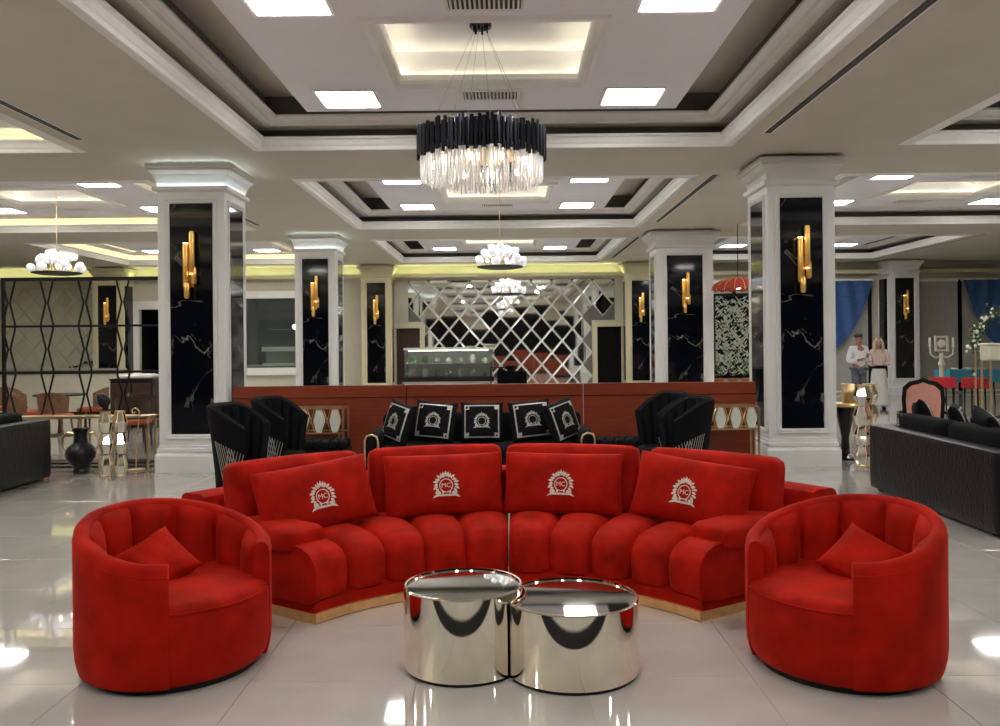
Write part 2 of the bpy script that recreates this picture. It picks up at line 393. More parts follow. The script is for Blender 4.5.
for x in COLS:
    for y in ROWS:
        n += 1
        e = tag(empty('trim_%d' % n, (x, y, CEIL)), kind='structure', label='stepped ceiling coffer with mouldings and a central recess')
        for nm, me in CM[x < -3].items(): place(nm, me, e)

# --- columns
W = 0.86
def col_meshes():
    h = W / 2; ms = []
    ms.append(('plinth', MB().ring([(-0.045, 0.0), (-0.045, 0.21), (-0.03, 0.245), (0.0, 0.26), (h, 0.26), (h, 0)], h, h).mesh('plinth', 'white')))
    shaft = MB().boxr(-h, h, -h, h, 0.26, CEIL)
    ms.append(('shaft', shaft.mesh('shaft', 'white')))
    ms.append(('base_moulding', MB().ring([(-0.02, 0.26), (-0.02, 0.30), (-0.008, 0.315), (-0.008, 0.34), (0.02, 0.36), (0.02, 0.26)], h, h).mesh('base_moulding', 'white')))
    ms.append(('capital', MB().ring([(0.0, 3.58), (-0.045, 3.60), (-0.05, 3.645), (-0.042, 3.645), (-0.038, 3.62), (0.0, 3.62), (-0.005, 3.68), (-0.02, 3.74), (-0.05, 3.80), (-0.095, 3.845), (-0.095, 3.875), (-0.11, 3.885), (-0.11, 3.935), (-0.10, 3.935), (-0.10, 3.905), (0.02, 3.905), (0.02, 3.58)], h, h).mesh('capital', 'white')))
    return ms
CMS = col_meshes()
def frame_mesh(x0, x1, z0, z1, w, t):
    m = MB()      # bevelled picture frame in the x,z plane, face towards -y
    prof = [(0.0, 0.0), (0.004, -t), (w * 0.5, -t * 0.6), (w * 0.6, -t), (w, -t * 0.2), (w, 0.0)]
    cs = [(x0, z0, 1, 1), (x1, z0, -1, 1), (x1, z1, -1, -1), (x0, z1, 1, -1)]
    vs = []; k = len(prof)
    for cx, cz, dx, dz in cs: vs += [(cx + dx * q, y, cz + dz * q) for q, y in prof]
    return m.add(vs, [(i * k + a, i * k + (a + 1) % k, ((i + 1) % 4) * k + (a + 1) % k, ((i + 1) % 4) * k + a) for i in range(4) for a in range(k)])
PZ0, PZ1, PW = 0.49, 3.43, 0.27
panel_me = MB().boxr(-PW, PW, -0.012, 0.01, PZ0, PZ1).mesh('marble_panel', 'marble')
pframe_me = frame_mesh(-PW - 0.06, PW + 0.06, PZ0 - 0.06, PZ1 + 0.06, 0.06, 0.022).mesh('panel_moulding', 'white')
led_me = MB().ring([(-0.034, 3.621), (-0.012, 3.621), (-0.012, 3.629), (-0.034, 3.629)], W / 2, W / 2).mesh('capital_led', 'cool_led')
led2_me = MB().ring([(-0.035, 3.906), (-0.005, 3.906), (-0.005, 3.913), (-0.035, 3.913)], W / 2, W / 2).mesh('crown_led', 'cool_led_dim')
def column(x, y, lit, label, cap=None, mat_over=None):
    e = tag(empty('column', (x, y, 0)), kind='structure', label=label)
    for nm, me in CMS:
        o = place(nm, me, e)
        if mat_over:
            o.data = me.copy(); o.data.materials[0] = M[mat_over]
    for a in (0, pi / 2, -pi / 2, pi):
        r = rotz(a) @ Vector((0, -W / 2, 0))
        place('marble_panel', panel_me, e, r, (0, 0, a))
        o = place('panel_moulding', pframe_me, e, r, (0, 0, a))
        if mat_over:
            o.data = pframe_me.copy(); o.data.materials[0] = M[mat_over]
    if lit: place('capital_led', led_me, e); place('crown_led', led2_me, e)
    return e
CX = [XC - 1.5 * DX, XC - DX / 2 + .055, XC + DX / 2, XC + 1.5 * DX]; RX = [x + .2 for x in CX]; RX[3] -= .1
CY = [11.28, 18.33, 25.40]
column(CX[1], CY[0], True, 'large white column with black marble panels beside the black lattice screen')
column(CX[2], CY[0], False, 'large white column with black marble panels beside the black leather sofa')
column(CX[1], CY[1], True, 'white column with lit capital behind the red partition')
column(CX[2], CY[1], False, 'white column with unlit capital behind the red partition').scale.x = 1.38
column(CX[0], CY[1], True, 'white column at the far end of the lattice screen')
column(RX[1], CY[2], False, 'cream column with black marble panel next to the display counter', mat_over='cream')
column(RX[2], CY[2], False, 'cream column with black marble panel next to a dark doorway', mat_over='cream')
column(RX[0], CY[2], False, 'cream column with black marble panel behind the lattice screen', mat_over='cream')
column(RX[3], CY[2], False, 'cream column with black marble panel beside the blue curtain')

# --- walls
def struct(name, b, m, label=None, parent=None, **k): return tag(b.build(name, m, parent, **k), kind='structure' if parent is None else None, label=label)
struct('wall_left', MB().boxr(X0 - 0.15, X0, Y0, Y1 + .3, 0, CEIL + .85), 'wall')
struct('wall_right', MB().boxr(X1, X1 + 0.15, Y0, Y1 + .3, 0, CEIL + .85), 'wall')
wf = struct('wall_front', MB().boxr(X0, X1, Y0 - 0.15, Y0, 3.3, CEIL + .85), 'wall')
MB().boxr(X0, X1, Y0 - .10, Y0 - .08, 0, 3.3).build('added_dark_glass', 'void', wf)  # unseen dark front, added to darken what marble and mirrors reflect
for k in range(17):
    xx = X0 + (X1 - X0) * k / 16; MB().boxr(xx - .05, xx + .05, Y0 - .08, Y0, 0, 3.3).build('added_mullion', 'black_metal', wf)  # unseen bars added with the dark front
# rear wall with openings: (x0, x1, z0, z1)
OPEN = [(-11.1, -9.9, 0, 2.75), (-8.0, -6.25, 0.95, 3.05), (-3.33, -2.60, 0, 2.1), (2.76, 3.50, 0, 2.1)]
w = MB(); xs = sorted({X0, X1} | {a for o in OPEN for a in o[:2]})
for i in range(len(xs) - 1):
    a, c = xs[i], xs[i + 1]
    o = next((o for o in OPEN if abs(o[0] - a) < 1e-6), None)
    if o:
        w.boxr(a, c, Y1, Y1 + .15, o[3], CEIL + .85)
        if o[2] > 0: w.boxr(a, c, Y1, Y1 + .15, 0, o[2])
    else: w.boxr(a, c, Y1, Y1 + .15, 0, CEIL + .85)
struct('wall_back', w, 'wall')
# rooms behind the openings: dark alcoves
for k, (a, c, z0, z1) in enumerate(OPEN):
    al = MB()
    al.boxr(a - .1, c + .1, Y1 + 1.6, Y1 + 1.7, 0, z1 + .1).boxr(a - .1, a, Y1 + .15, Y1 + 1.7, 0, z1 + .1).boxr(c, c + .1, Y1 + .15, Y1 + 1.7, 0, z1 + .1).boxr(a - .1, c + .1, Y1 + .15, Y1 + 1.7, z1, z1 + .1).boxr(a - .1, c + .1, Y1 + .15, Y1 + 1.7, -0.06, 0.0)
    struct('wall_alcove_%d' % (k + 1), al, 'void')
# door frames
def opening_frame(name, a, c, z0, z1, wd, m, label):
    e = tag(empty(name, ((a + c) / 2, Y1, 0)), kind='structure', label=label); h = (c - a) / 2
    MB().boxr(-h - wd, -h, -.07, .0, max(0, z0 - wd), z1 + wd).build('frame_post', m, e)
    MB().boxr(h, h + wd, -.07, .0, max(0, z0 - wd), z1 + wd).build('frame_post', m, e)
    MB().boxr(-h, h, -.07, .0, z1, z1 + wd).build('frame_head', m, e)
    if z0 > 0: MB().boxr(-h, h, -.10, .0, z0 - wd, z0).build('sill', m, e)
    return e
opening_frame('door_1', *OPEN[2], 0.14, 'cream', 'cream framed dark doorway beside the display counter')
opening_frame('door_2', *OPEN[3], 0.14, 'cream', 'cream framed dark doorway beside the diamond mirror')
opening_frame('door_3', *OPEN[0], 0.25, 'moulding', 'pale framed dark opening behind the lattice screen')
wn = opening_frame('window_1', *OPEN[1], 0.22, 'moulding', 'white framed serving window into a dark kitchen')
MB().boxr(-.85, .85, .05, .056, .96, 3.04).build('pane', 'glass', wn)
# dark door leaf ajar in door_1 and a wall panel in door_2
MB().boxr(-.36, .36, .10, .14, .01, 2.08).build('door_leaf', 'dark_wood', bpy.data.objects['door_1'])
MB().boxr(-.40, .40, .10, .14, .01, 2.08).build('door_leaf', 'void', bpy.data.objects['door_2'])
# rear cornice with a hidden yellow-green light strip
for k, (a, c) in enumerate([(RX[0] + .45, RX[1] - .45), (RX[1] + .45, RX[2] - .45), (RX[2] + .45, RX[3] - .45), (X0, RX[0] - .45), (RX[3] + .45, X1)]):
    e = tag(empty('trim_%d' % (20 + k), ((a + c) / 2, Y1, 0)), kind='structure', label='cornice with a hidden light strip along the rear wall'); h = (c - a) / 2
    MB().prism_y([(-h, 3.64), (h, 3.64), (h, 3.69), (-h, 3.69)], -.34, 0).build('cornice_shelf', 'cream', e)
    MB().boxr(-h, h, -.36, -.33, 3.61, 3.72).build('cornice_lip', 'cream', e)
    if k in (0, 1, 3): MB().boxr(-h, h, -.30, -.26, 3.691, 3.705).build('cornice_led', 'green_led', e)

# --- diamond mirror walls
def diamond_mirror(name, xa, xb, za, zb, cw, ch, y, label, backs, skip=None, seed=1):
    rnd = random.Random(seed)
    e = tag(empty(name, ((xa + xb) / 2, y, 0)), label=label, cat='mirror wall'); cx0 = (xa + xb) / 2
    for bx in backs: MB().boxr(bx[0] - cx0, bx[1] - cx0, -.012, 0.0, bx[2], bx[3]).build('backing', 'recess_dark', e)
    nx, nz = int((xb - xa) / cw) + 2, int((zb - za) / ch) + 2
    def clip(poly, x0, x1, z0, z1):
        for ax, lim, sg in ((0, x0, 1), (0, x1, -1), (1, z0, 1), (1, z1, -1)):
            out = []
            for i in range(len(poly)):
                p, q = poly[i], poly[(i + 1) % len(poly)]; dp, dq = (p[ax] - lim) * sg, (q[ax] - lim) * sg
                if dp >= 0: out.append(p)
                if (dp >= 0) != (dq >= 0):
                    t = dp / (dp - dq); out.append((p[0] + (q[0] - p[0]) * t, p[1] + (q[1] - p[1]) * t))
            poly = out
            if not poly: return []
        return poly
    for r in range(0, 2 * nz):
        for c in range(nx):
            px = xa + c * cw + (cw / 2 if r % 2 else 0); pz = za + r * ch / 2; g = 0.008
            poly = clip([(px - cw / 2 + g, pz), (px, pz - ch / 2 + g), (px + cw / 2 - g, pz), (px, pz + ch / 2 - g)], xa, xb, za, zb)
            if len(poly) < 3: continue
            mx = sum(p[0] for p in poly) / len(poly); mz = sum(p[1] for p in poly) / len(poly)
            if skip and skip(mx, mz): continue
            ar = abs(sum(poly[i][0] * poly[(i + 1) % len(poly)][1] - poly[(i + 1) % len(poly)][0] * poly[i][1] for i in range(len(poly)))) / 2
            if ar < 0.01: continue
            ta, tb = rnd.uniform(-.014, .014), rnd.uniform(-.014, .014); k = len(poly); s_ = 0.90
            inner = [(mx + (p[0] - mx) * s_, mz + (p[1] - mz) * s_) for p in poly]
            yy = lambda p: -.022 + (p[0] - mx) * ta + (p[1] - mz) * tb
            loc = lambda p, d: (p[0] - mx, d, p[1] - mz)
            t = MB().add([loc(p, -.012) for p in poly] + [loc(p, yy(p)) for p in inner], [(i, (i + 1) % k, k + (i + 1) % k, k + i) for i in range(k)] + [tuple(range(k, 2 * k))])
            me = t.mesh('mirror_pane', 'bevel'); me.materials.append(M['mirror'])
            me.polygons[k].material_index = 1
            place('mirror_pane', me, e, (mx - cx0, 0, mz))
    return e
diamond_mirror('mirror_wall', -2.95, 3.3, 0.25, 3.55, 0.62, 0.72, Y1 - .001, 'wall of diamond mirror panes between two dark doorways', [(-2.44, 2.60, .25, 2.3), (-2.95, 3.3, 2.3, 3.55)], skip=lambda x, z: (x < -2.33 or x > 2.52) and z < 2.42)
diamond_mirror('mirror_wall', -15.2, -12.5, 0.9, 3.42, 0.62, 0.72, Y1 - .001, 'wall of diamond mirror panes behind the lattice screen and bar counter', [(-15.2, -12.5, .9, 3.42)], seed=4)

# --- windows with grey blinds and blue curtains at the right of the rear wall
def blind_window(k, a, c):
    e = tag(empty('window_%d' % k, ((a + c) / 2, Y1, 0)), kind='structure', label='tall window covered by a grey roller blind'); h = (c - a) / 2
    for sx in (-1, 1): MB().boxr(sx * h - .05, sx * h + .05, -.09, 0, 0.05, 3.42).build('window_frame', 'black_metal', e)
    MB().boxr(-h, h, -.09, 0, 3.36, 3.46).build('window_frame', 'moulding', e)
    MB().boxr(-h + .05, h - .05, -.05, -.04, .06, 3.36).build('blind', 'blind', e)
    MB().boxr(-h + .05, h - .05, -.06, -.03, .05, .09).build('bottom_bar', 'moulding', e)
for k, (a, c) in enumerate([(5.0, 6.9), (6.9, 8.8), (8.8, 11.0), (12.15, 13.72), (13.72, 15.5)]): blind_window(2 + k, a, c)

# ================================================================== FOREGROUND
# --- curved red sofa: two sections round a common centre
SC = Vector((-0.012, 4.15, 0)); SYAW = radians(-0.6); HA = radians(57); RF, RB = 1.31, 2.48
def pol(r, a, z, a_off=0): return Vector((r * sin(a), r * cos(a), z))
def sofa_section(sg, label):
    e = empty('curved_sofa_section', SC, SYAW, label=label, cat='sofa')
    g = 0.0035
    A = lambda t: sg * (g + t * (HA - g))                 # t 0 at the seam, 1 at the outer end
    def arc_solid(prof, t0, t1, n=24):
        m = len(prof); vs = [pol(r, A(t0 + (t1 - t0) * i / n), z) for i in range(n + 1) for r, z in prof]; fs = []
        for i in range(n):
            for k in range(m): fs.append((i * m + k, (i + 1) * m + k, (i + 1) * m + (k + 1) % m, i * m + (k + 1) % m))
        fs += [tuple(range(m)), tuple(range(n * m, (n + 1) * m))]
        return MB().add(vs, fs)
    arc_solid([(RF + .015, 0.0), (RF + .0, .005), (RF, .058), (RB, .058), (RB, 0.0)], 0, 1).build('gold_plinth', 'gold_trim', e)
    arc_solid([(RF + .02, .058), (RF + .012, .12), (RF + .05, .145), (RF + .05, .30), (2.2, .32), (RB - .02, .32), (RB - .02, .058)], 0, 1).build('base', 'red', e, smooth=True)
    # seat channels
    prof = [(RF + .055, .125), (RF + .025, .15), (RF + .012, .20), (RF + .01, .27), (RF + .022, .33), (RF + .06, .375), (RF + .12, .40), (RF + .22, .412), (RF + .38, .415), (RF + .60, .41), (RF + .80, .40)]
    nrm = []
    for i in range(len(prof)):
        p, q = prof[max(0, i - 1)], prof[min(len(prof) - 1, i + 1)]; d = Vector((q[0] - p[0], q[1] - p[1])).normalized(); nrm.append((-d.y, d.x))
    N = 5
    for k in range(N):
        t0, t1 = k / N, (k + 1) / N; nu = 14
        def fn(u, v):
            j = v * (len(prof) - 1); i = min(int(j), len(prof) - 2); f = j - i
            r = prof[i][0] * (1 - f) + prof[i + 1][0] * f; z = prof[i][1] * (1 - f) + prof[i + 1][1] * f
            nr = nrm[i][0] * (1 - f) + nrm[i + 1][0] * f; nz = nrm[i][1] * (1 - f) + nrm[i + 1][1] * f
            bul = max(0, 1 - abs(2 * u - 1) ** 2.6) ** 0.62 * 0.066 - 0.034
            if k == N - 1 and u > .5: bul = .032
            fade = min(1, v * 9)
            return pol(r + nr * bul * fade, A(t0 + (t1 - t0) * u), z + nz * bul * fade)
        MB().grid(fn, nu, 30).build('seat_channel', 'red', e, smooth=True)
    # flat end panel
    t_end = MB()
    pr = [(RF + .04, .11)] + [(prof[i][0] + nrm[i][0] * .031, prof[i][1] + nrm[i][1] * .031) for i in range(1, len(prof))] + [(2.3, .43), (2.3, .11)]
    a0, a1 = A(1.0), A(1.0) + sg * 0.012
    vs = [pol(r, a0 - sg * .02, z) for r, z in pr] + [pol(r, a1, z) for r, z in pr]; m = len(pr)
    t_end.add(vs, [tuple(range(m)), tuple(range(m, 2 * m))] + [(i, (i + 1) % m, m + (i + 1) % m, m + i) for i in range(m)]).build('end_panel', 'red', e)
    # low back frame
    arc_solid([(2.24, .10), (2.24, .62), (2.255, .65), (2.29, .665), (2.43, .665), (2.465, .65), (2.48, .62), (2.48, .10)], 0, 1.02).build('back_frame', 'red', e, smooth=True)
    # armrest pad on the outer end
    ar = A(0.935); c = pol(1.88, ar, .45)
    MB().rbox(c, (.30, .82, .14), .05, (0.0, 0.0, .018), n=8, rot=rotz(-ar)).build('armrest', 'red', e, smooth=True)
    # two tall back cushions
    for k, ph in enumerate((0.255, 0.755)):
        a = A(ph) - (radians(1.8) if sg > 0 else 0); c = pol(2.08, a, .625)
        MB().rbox(c, (.94 if k else .97, .21, .47), .06, (0.0, .03, .012), n=10, rot=rotz(-a) @ rotx(radians(-9))).build('back_cushion', 'red', e, smooth=True)
    return e
sofa_l = sofa_section(-1, 'curved red velvet sofa section on gold plinth, nearer the lattice screen')
sofa_r = sofa_section(1, 'curved red velvet sofa section on gold plinth, nearer the black leather sofa')

# --- pillow surfaces with an embroidered crest
def pil_thick(u, v, Tk): return Tk * (max(0, 1 - u ** 4) ** .55) * (max(0, 1 - v ** 4) ** .55) + 0.006
def pil_pt(u, v, w, h, pinch=.05):
    return (w / 2 * u * (1 - pinch * (1 - v * v)), h / 2 * v * (1 - pinch * (1 - u * u)))
def pillow_mesh(w, h, Tk, m, pinch=.05, n=18):
    b = MB(); wp = lambda t: sin((2 * t - 1) * pi / 2) * .7 + (2 * t - 1) * .3
    def side(sg):
        def fn(a, c):
            u, v = wp(a), wp(c); x, z = pil_pt(u, v, w, h, pinch)
            wr = 0.004 * sin(9 * u + 3 * v) * (1 - u * u) * (1 - v * v)
            return (x, sg * (pil_thick(u, v, Tk) + wr * (sg < 0)), z)
        return fn
    b.grid(side(-1), n, n); b.grid(side(1), n, n)
    for f0 in (0, 1):
        b.grid(lambda a, s_: (lambda p, q: tuple(p[i] * (1 - s_) + q[i] * s_ for i in range(3)))(side(-1)(f0, a), side(1)(f0, a)), n, 1)
        b.grid(lambda a, s_: (lambda p, q: tuple(p[i] * (1 - s_) + q[i] * s_ for i in range(3)))(side(-1)(a, f0), side(1)(a, f0)), n, 1)
    return b.mesh('pillow', m, smooth=True, weld=True)
def crest_polys(s=1.0):
    P = []
    def leaf(cx, cy, ang, L, Wd):
        P.append([(cx + cos(ang) * a * L - sin(ang) * q * Wd, cy + sin(ang) * a * L + cos(ang) * q * Wd) for a, q in ((0, 0), (.35, .5), (.7, .38), (1, 0), (.7, -.38), (.35, -.5))])
    # inner ring as short quads
    n = 28
    for i in range(n):
        a0, a1 = 2 * pi * i / n, 2 * pi * (i + 1) / n
        P.append([(.037 * cos(a0), .037 * sin(a0)), (.042 * cos(a0), .042 * sin(a0)), (.042 * cos(a1), .042 * sin(a1)), (.037 * cos(a1), .037 * sin(a1))])
    for i in range(17):                                 # wreath
        a = radians(-38 + 256 * i / 16); rr = .05 if i % 2 else .056
        leaf(rr * cos(a), rr * sin(a), a + (.5 if cos(a) < 0 else -.5) * (0 if abs(cos(a)) < .15 else 1), .030, .015)
        leaf(.052 * cos(a + .12), .052 * sin(a + .12), a + (-.7 if cos(a) < 0 else .7), .020, .010)
    for i, L in ((-2, .022), (-1, .028), (0, .034), (1, .028), (2, .022)):   # crown plume
        leaf(i * .010, .056, pi / 2 - i * .28, L, .012)
    P.append([(-.062, -.064), (.062, -.064), (.056, -.052), (-.056, -.052)])   # ribbon foot
    P.append([(-.085, -.073), (-.058, -.066), (-.056, -.052), (-.068, -.056)]); P.append([(.085, -.073), (.058, -.066), (.056, -.052), (.068, -.056)])
    for sx in (-1, 1):
        for k in range(3): leaf(sx * (.018 + .016 * k), -.050, radians(90 - sx * (20 + 25 * k)), .02, .014)
    return [[(x * s, y * s) for x, y in p] for p in P]
def text_polys(txt, size):
    cu = bpy.data.curves.new('monogram', 'FONT'); cu.body = txt; cu.size = size; cu.align_x = 'CENTER'; cu.align_y = 'CENTER'; cu.resolution_u = 2
    o = bpy.data.objects.new('monogram', cu); COL.objects.link(o)
    bpy.context.view_layer.update()
    me = bpy.data.meshes.new_from_object(o.evaluated_get(bpy.context.evaluated_depsgraph_get()))
    P = [[(me.vertices[i].co.x, me.vertices[i].co.y) for i in p.vertices] for p in me.polygons]
    bpy.data.objects.remove(o); bpy.data.curves.remove(cu); bpy.data.meshes.remove(me)
    return P
MONO = text_polys('MC', .045)
def emboss_mesh(polys, w, h, Tk, m, off=(0, 0), lift=.0035, name='crest', pinch=.05):
    b = MB()
    def surf(x, z, l):
        u, v = max(-1, min(1, x / (w / 2))), max(-1, min(1, z / (h / 2)))
        for _ in range(3):
            u, v = x / (w / 2 * (1 - pinch * (1 - v * v))), z / (h / 2 * (1 - pinch * (1 - u * u))); u = max(-1, min(1, u)); v = max(-1, min(1, v))
        wr = 0.004 * sin(9 * u + 3 * v) * (1 - u * u) * (1 - v * v)
        return (x, -(pil_thick(u, v, Tk) + wr) - l, z)
    for p in polys:
        q = [(x + off[0], z + off[1]) for x, z in p]; k = len(q)
        b.add([surf(x, z, lift) for x, z in q] + [surf(x, z, -.002) for x, z in q], [tuple(range(k))] + [(i, (i + 1) % k, k + (i + 1) % k, k + i) for i in range(k)])
    return b.mesh(name, m)
PWD, PHT, PTK = .83, .43, .075
red_pillow = pillow_mesh(PWD, PHT, PTK, 'red', .03)
crest_me = emboss_mesh(crest_polys(1.12), PWD, PHT, PTK, 'thread', (0, -.015), pinch=.03)
mono_me = emboss_mesh(MONO, PWD, PHT, PTK, 'thread', (0, -.015), name='monogram', pinch=.03)
for sg, lab in ((-1, 'the armrest, side of the lattice screen'), (1, 'the armrest, side of the leather sofa')):
    for k, ph in enumerate((.25, .755)):
        a = sg * ph * HA - (radians(2.2) if sg > 0 else 0); r = 1.81
        p = rotz(SYAW) @ pol(r, a, .625 if k == 0 else .63) + SC
        lb = ('red velvet pillow with white crest next to ' + lab) if k else 'red crest pillow beside the middle seam, on the section nearer the ' + ('leather sofa' if sg > 0 else 'lattice screen')
        e = tag(empty('crest_pillow', p), lb, 'pillow', 'crest pillows on the red sofa')
        e.rotation_euler = (radians(-17), radians((-4, 4)[sg > 0]) * k, -a + SYAW)
        place('cover', red_pillow, e); cr = place('crest', crest_me, e); tag(cr, 'white embroidered wreath crest'); place('monogram', mono_me, cr)

# --- barrel armchairs
def armchair(loc, face, sg, label):
    e = empty('barrel_armchair', loc, face, label=label, cat='armchair')      # local +x is the open front
    R_, TH, OP = .468, .08, radians(38)
    def top(ps):          # ps: angle from the rear, 0 .. pi-OP
        t = abs(ps) / (pi - OP); return .605 + .175 * (.5 + .5 * cos(pi * min(1, t) ** 1.15))
    nA = 56; prof_n = 17
    def section(ps):
        zt = top(ps); out = []
        ro = lambda z: R_ - .035 * max(0, (.16 - z) / .16) ** 2
        for z in (.035, .06, .10, .16, .30, zt - .08): out.append((ro(z), z))
        for k in range(1, 6):
            a = pi * k / 6; out.append((R_ - TH / 2 + TH / 2 * cos(a) * (1.0), zt - .045 + .045 * sin(a)))
        for z in (zt - .06, zt - .12, .42, .30, .035): out.append((R_ - TH, z))
        return out
    def at_(ps, r, z): a = pi + ps; return Vector((r * cos(a), r * sin(a), z))
    vs = []; fs = []; m = len(section(0))
    for i in range(nA + 1):
        ps = -(pi - OP) + 2 * (pi - OP) * i / nA
        vs += [at_(ps, r, z) for r, z in section(ps)]
    for i in range(nA):
        for k in range(m - 1): fs.append((i * m + k, (i + 1) * m + k, (i + 1) * m + k + 1, i * m + k + 1))
    fs += [tuple(range(m)), tuple(nA * m + k for k in range(m))]
    shell = MB().add(vs, fs).build('shell', 'red', e, smooth=True)
    # piping along the rim
    MB().tube([at_(-(pi - OP) + 2 * (pi - OP) * i / nA, R_ - .004, top(-(pi - OP) + 2 * (pi - OP) * i / nA) - .055) for i in range(nA + 1)], .005, 6).build('piping', 'red', shell, smooth=True)
    for s_ in (-1, 1):
        ps = s_ * (pi - OP); MB().tube([at_(ps, R_ - .002 - .035 * max(0, (.16 - z) / .16) ** 2, z) for z in (.04, .07, .10, .16, .25, .4, top(ps) - .06)], .004, 6).build('piping', 'red', shell, smooth=True)
    # fluted inside back
    NC = 8; span = (pi - OP) * .93
    for k in range(NC):
        p0, p1 = -span + 2 * span * k / NC, -span + 2 * span * (k + 1) / NC
        def fn(u, v):
            ps = p0 + (p1 - p0) * u; zt = top(ps) - .022; z = .36 + (zt - .36) * v
            bul = max(0, 1 - abs(2 * u - 1) ** 2.2) ** .55 * .078 * max(0, 1 - v ** 5) ** .5
            return at_(ps, R_ - TH + .012 - bul, z)
        MB().grid(fn, 10, 12).build('back_channel', 'red', e, smooth=True)
    # round seat block and foot ring
    st_ = MB().lathe([(.0, .05), (.425, .035), (.446, .06), (.459, .10), (.4665, .16), (.4665, .36), (.458, .392), (.439, .41), (.40, .418), (.2, .425), (0, .428)], 64).build('seat', 'red', e, smooth=True)
    MB().tube([Vector((.464 * cos(a), .464 * sin(a), .378)) for a in [(-OP * 1.05) + 2.1 * OP * i / 20 for i in range(21)]], .005, 6).build('piping', 'red', st_, smooth=True)
    MB().lathe([(.0, .0), (.40, .0), (.40, .045), (0, .045)], 48).build('foot_ring', 'black_metal', e)
    return e
AL, AR = Vector((-1.685, 4.31, 0)), Vector((1.665, 4.23, 0))
FL, FR = radians(-35), radians(180 + 36)
armchair(AL, FL, -1, 'red velvet barrel armchair standing nearer the lattice screen')
armchair(AR, FR, 1, 'red velvet barrel armchair standing nearer the black leather sofa')
small_pillow = pillow_mesh(.32, .31, .055, 'red', .09)
for c, fa, sg, lb in ((AL, FL, 1, 'the lattice screen'), (AR, FR, -1, 'the leather sofa')):
    off = rotz(fa) @ Vector((-.12, -.03 * sg, 0))
    o = tag(place('scatter_pillow', small_pillow, None, c + off + Vector((0, 0, .50))), 'small plain red velvet pillow in the armchair nearer ' + lb, 'pillow', 'plain pillows in the armchairs')
    o.rotation_euler = (radians(-52), radians(-22) * sg, fa + pi / 2 - radians(5) * sg)

# --- nested chrome drum tables
def drum(cx, cy, R_, h, outline, label, name='drum_table'):
    e = empty(name, (cx, cy, 0), label=label, cat='coffee table')
    inset = lambda q: [(p[0] * (1 - q / R_), p[1] * (1 - q / R_)) for p in outline]
    MB().prism(inset(.012), 0, .02).build('foot', 'black_metal', e)
    n = len(outline)
    rings = [(0.0, .018), (0.0, h - .006), (.006, h), (.016, h), (.018, h - .012)]
    vs = []; fs = []
    for q, z in rings: vs += [(p[0], p[1], z) for p in inset(q)]
    for k in range(len(rings) - 1):
        for i in range(n): fs.append((k * n + i, k * n + (i + 1) % n, (k + 1) * n + (i + 1) % n, (k + 1) * n + i))
    MB().add(vs, fs).build('drum', 'chrome', e, smooth=True)
    MB().prism(inset(.018), h - .03, h - .010).build('mirror_top', 'mirror_dark', e)
    return e
CL, RL = Vector((-.225, 4.245)), .297
CR, RR = Vector((.307, 4.175)), .33
drum(CL.x, CL.y, RL, .41, [(RL * cos(2 * pi * i / 96), RL * sin(2 * pi * i / 96)) for i in range(96)], 'taller round chrome drum table with dark mirror top')
out = []
d = CL - CR
for i in range(128):
    p = Vector((RR * cos(2 * pi * i / 128), RR * sin(2 * pi * i / 128)))
    if (p - d).length < RL + .008:
        v = (p - d).normalized()          # push onto the neighbour's circle: the bite
        # intersection of the ray from the neighbour's centre
        p = d + v * (RL + .008)
    out.append((p.x, p.y))
drum(CR.x, CR.y, RR, .365, out, 'lower chrome drum table with a bite fitting round its taller neighbour')

# --- dark runner rug on the near side of the tables (mirrored in both drums)
rg = empty('runner_rug', (.05, 3.13, 0), label='narrow black runner rug with fringed edge on the floor before the drum tables', cat='rug')
MB().rbox((0, 0, .004), (3.2, .24, .008), .003, n=4).build('pile', 'black_velvet', rg)
fg = MB()
for k in range(110):
    x = -1.58 + 3.16 * k / 109; fg.boxr(x - .008, x + .008, -.12 - .03 * (1 + (k * 7 % 5) / 4), -.118, .0005, .004)
tag(fg.build('fringe', 'black_velvet', rg), kind='stuff')

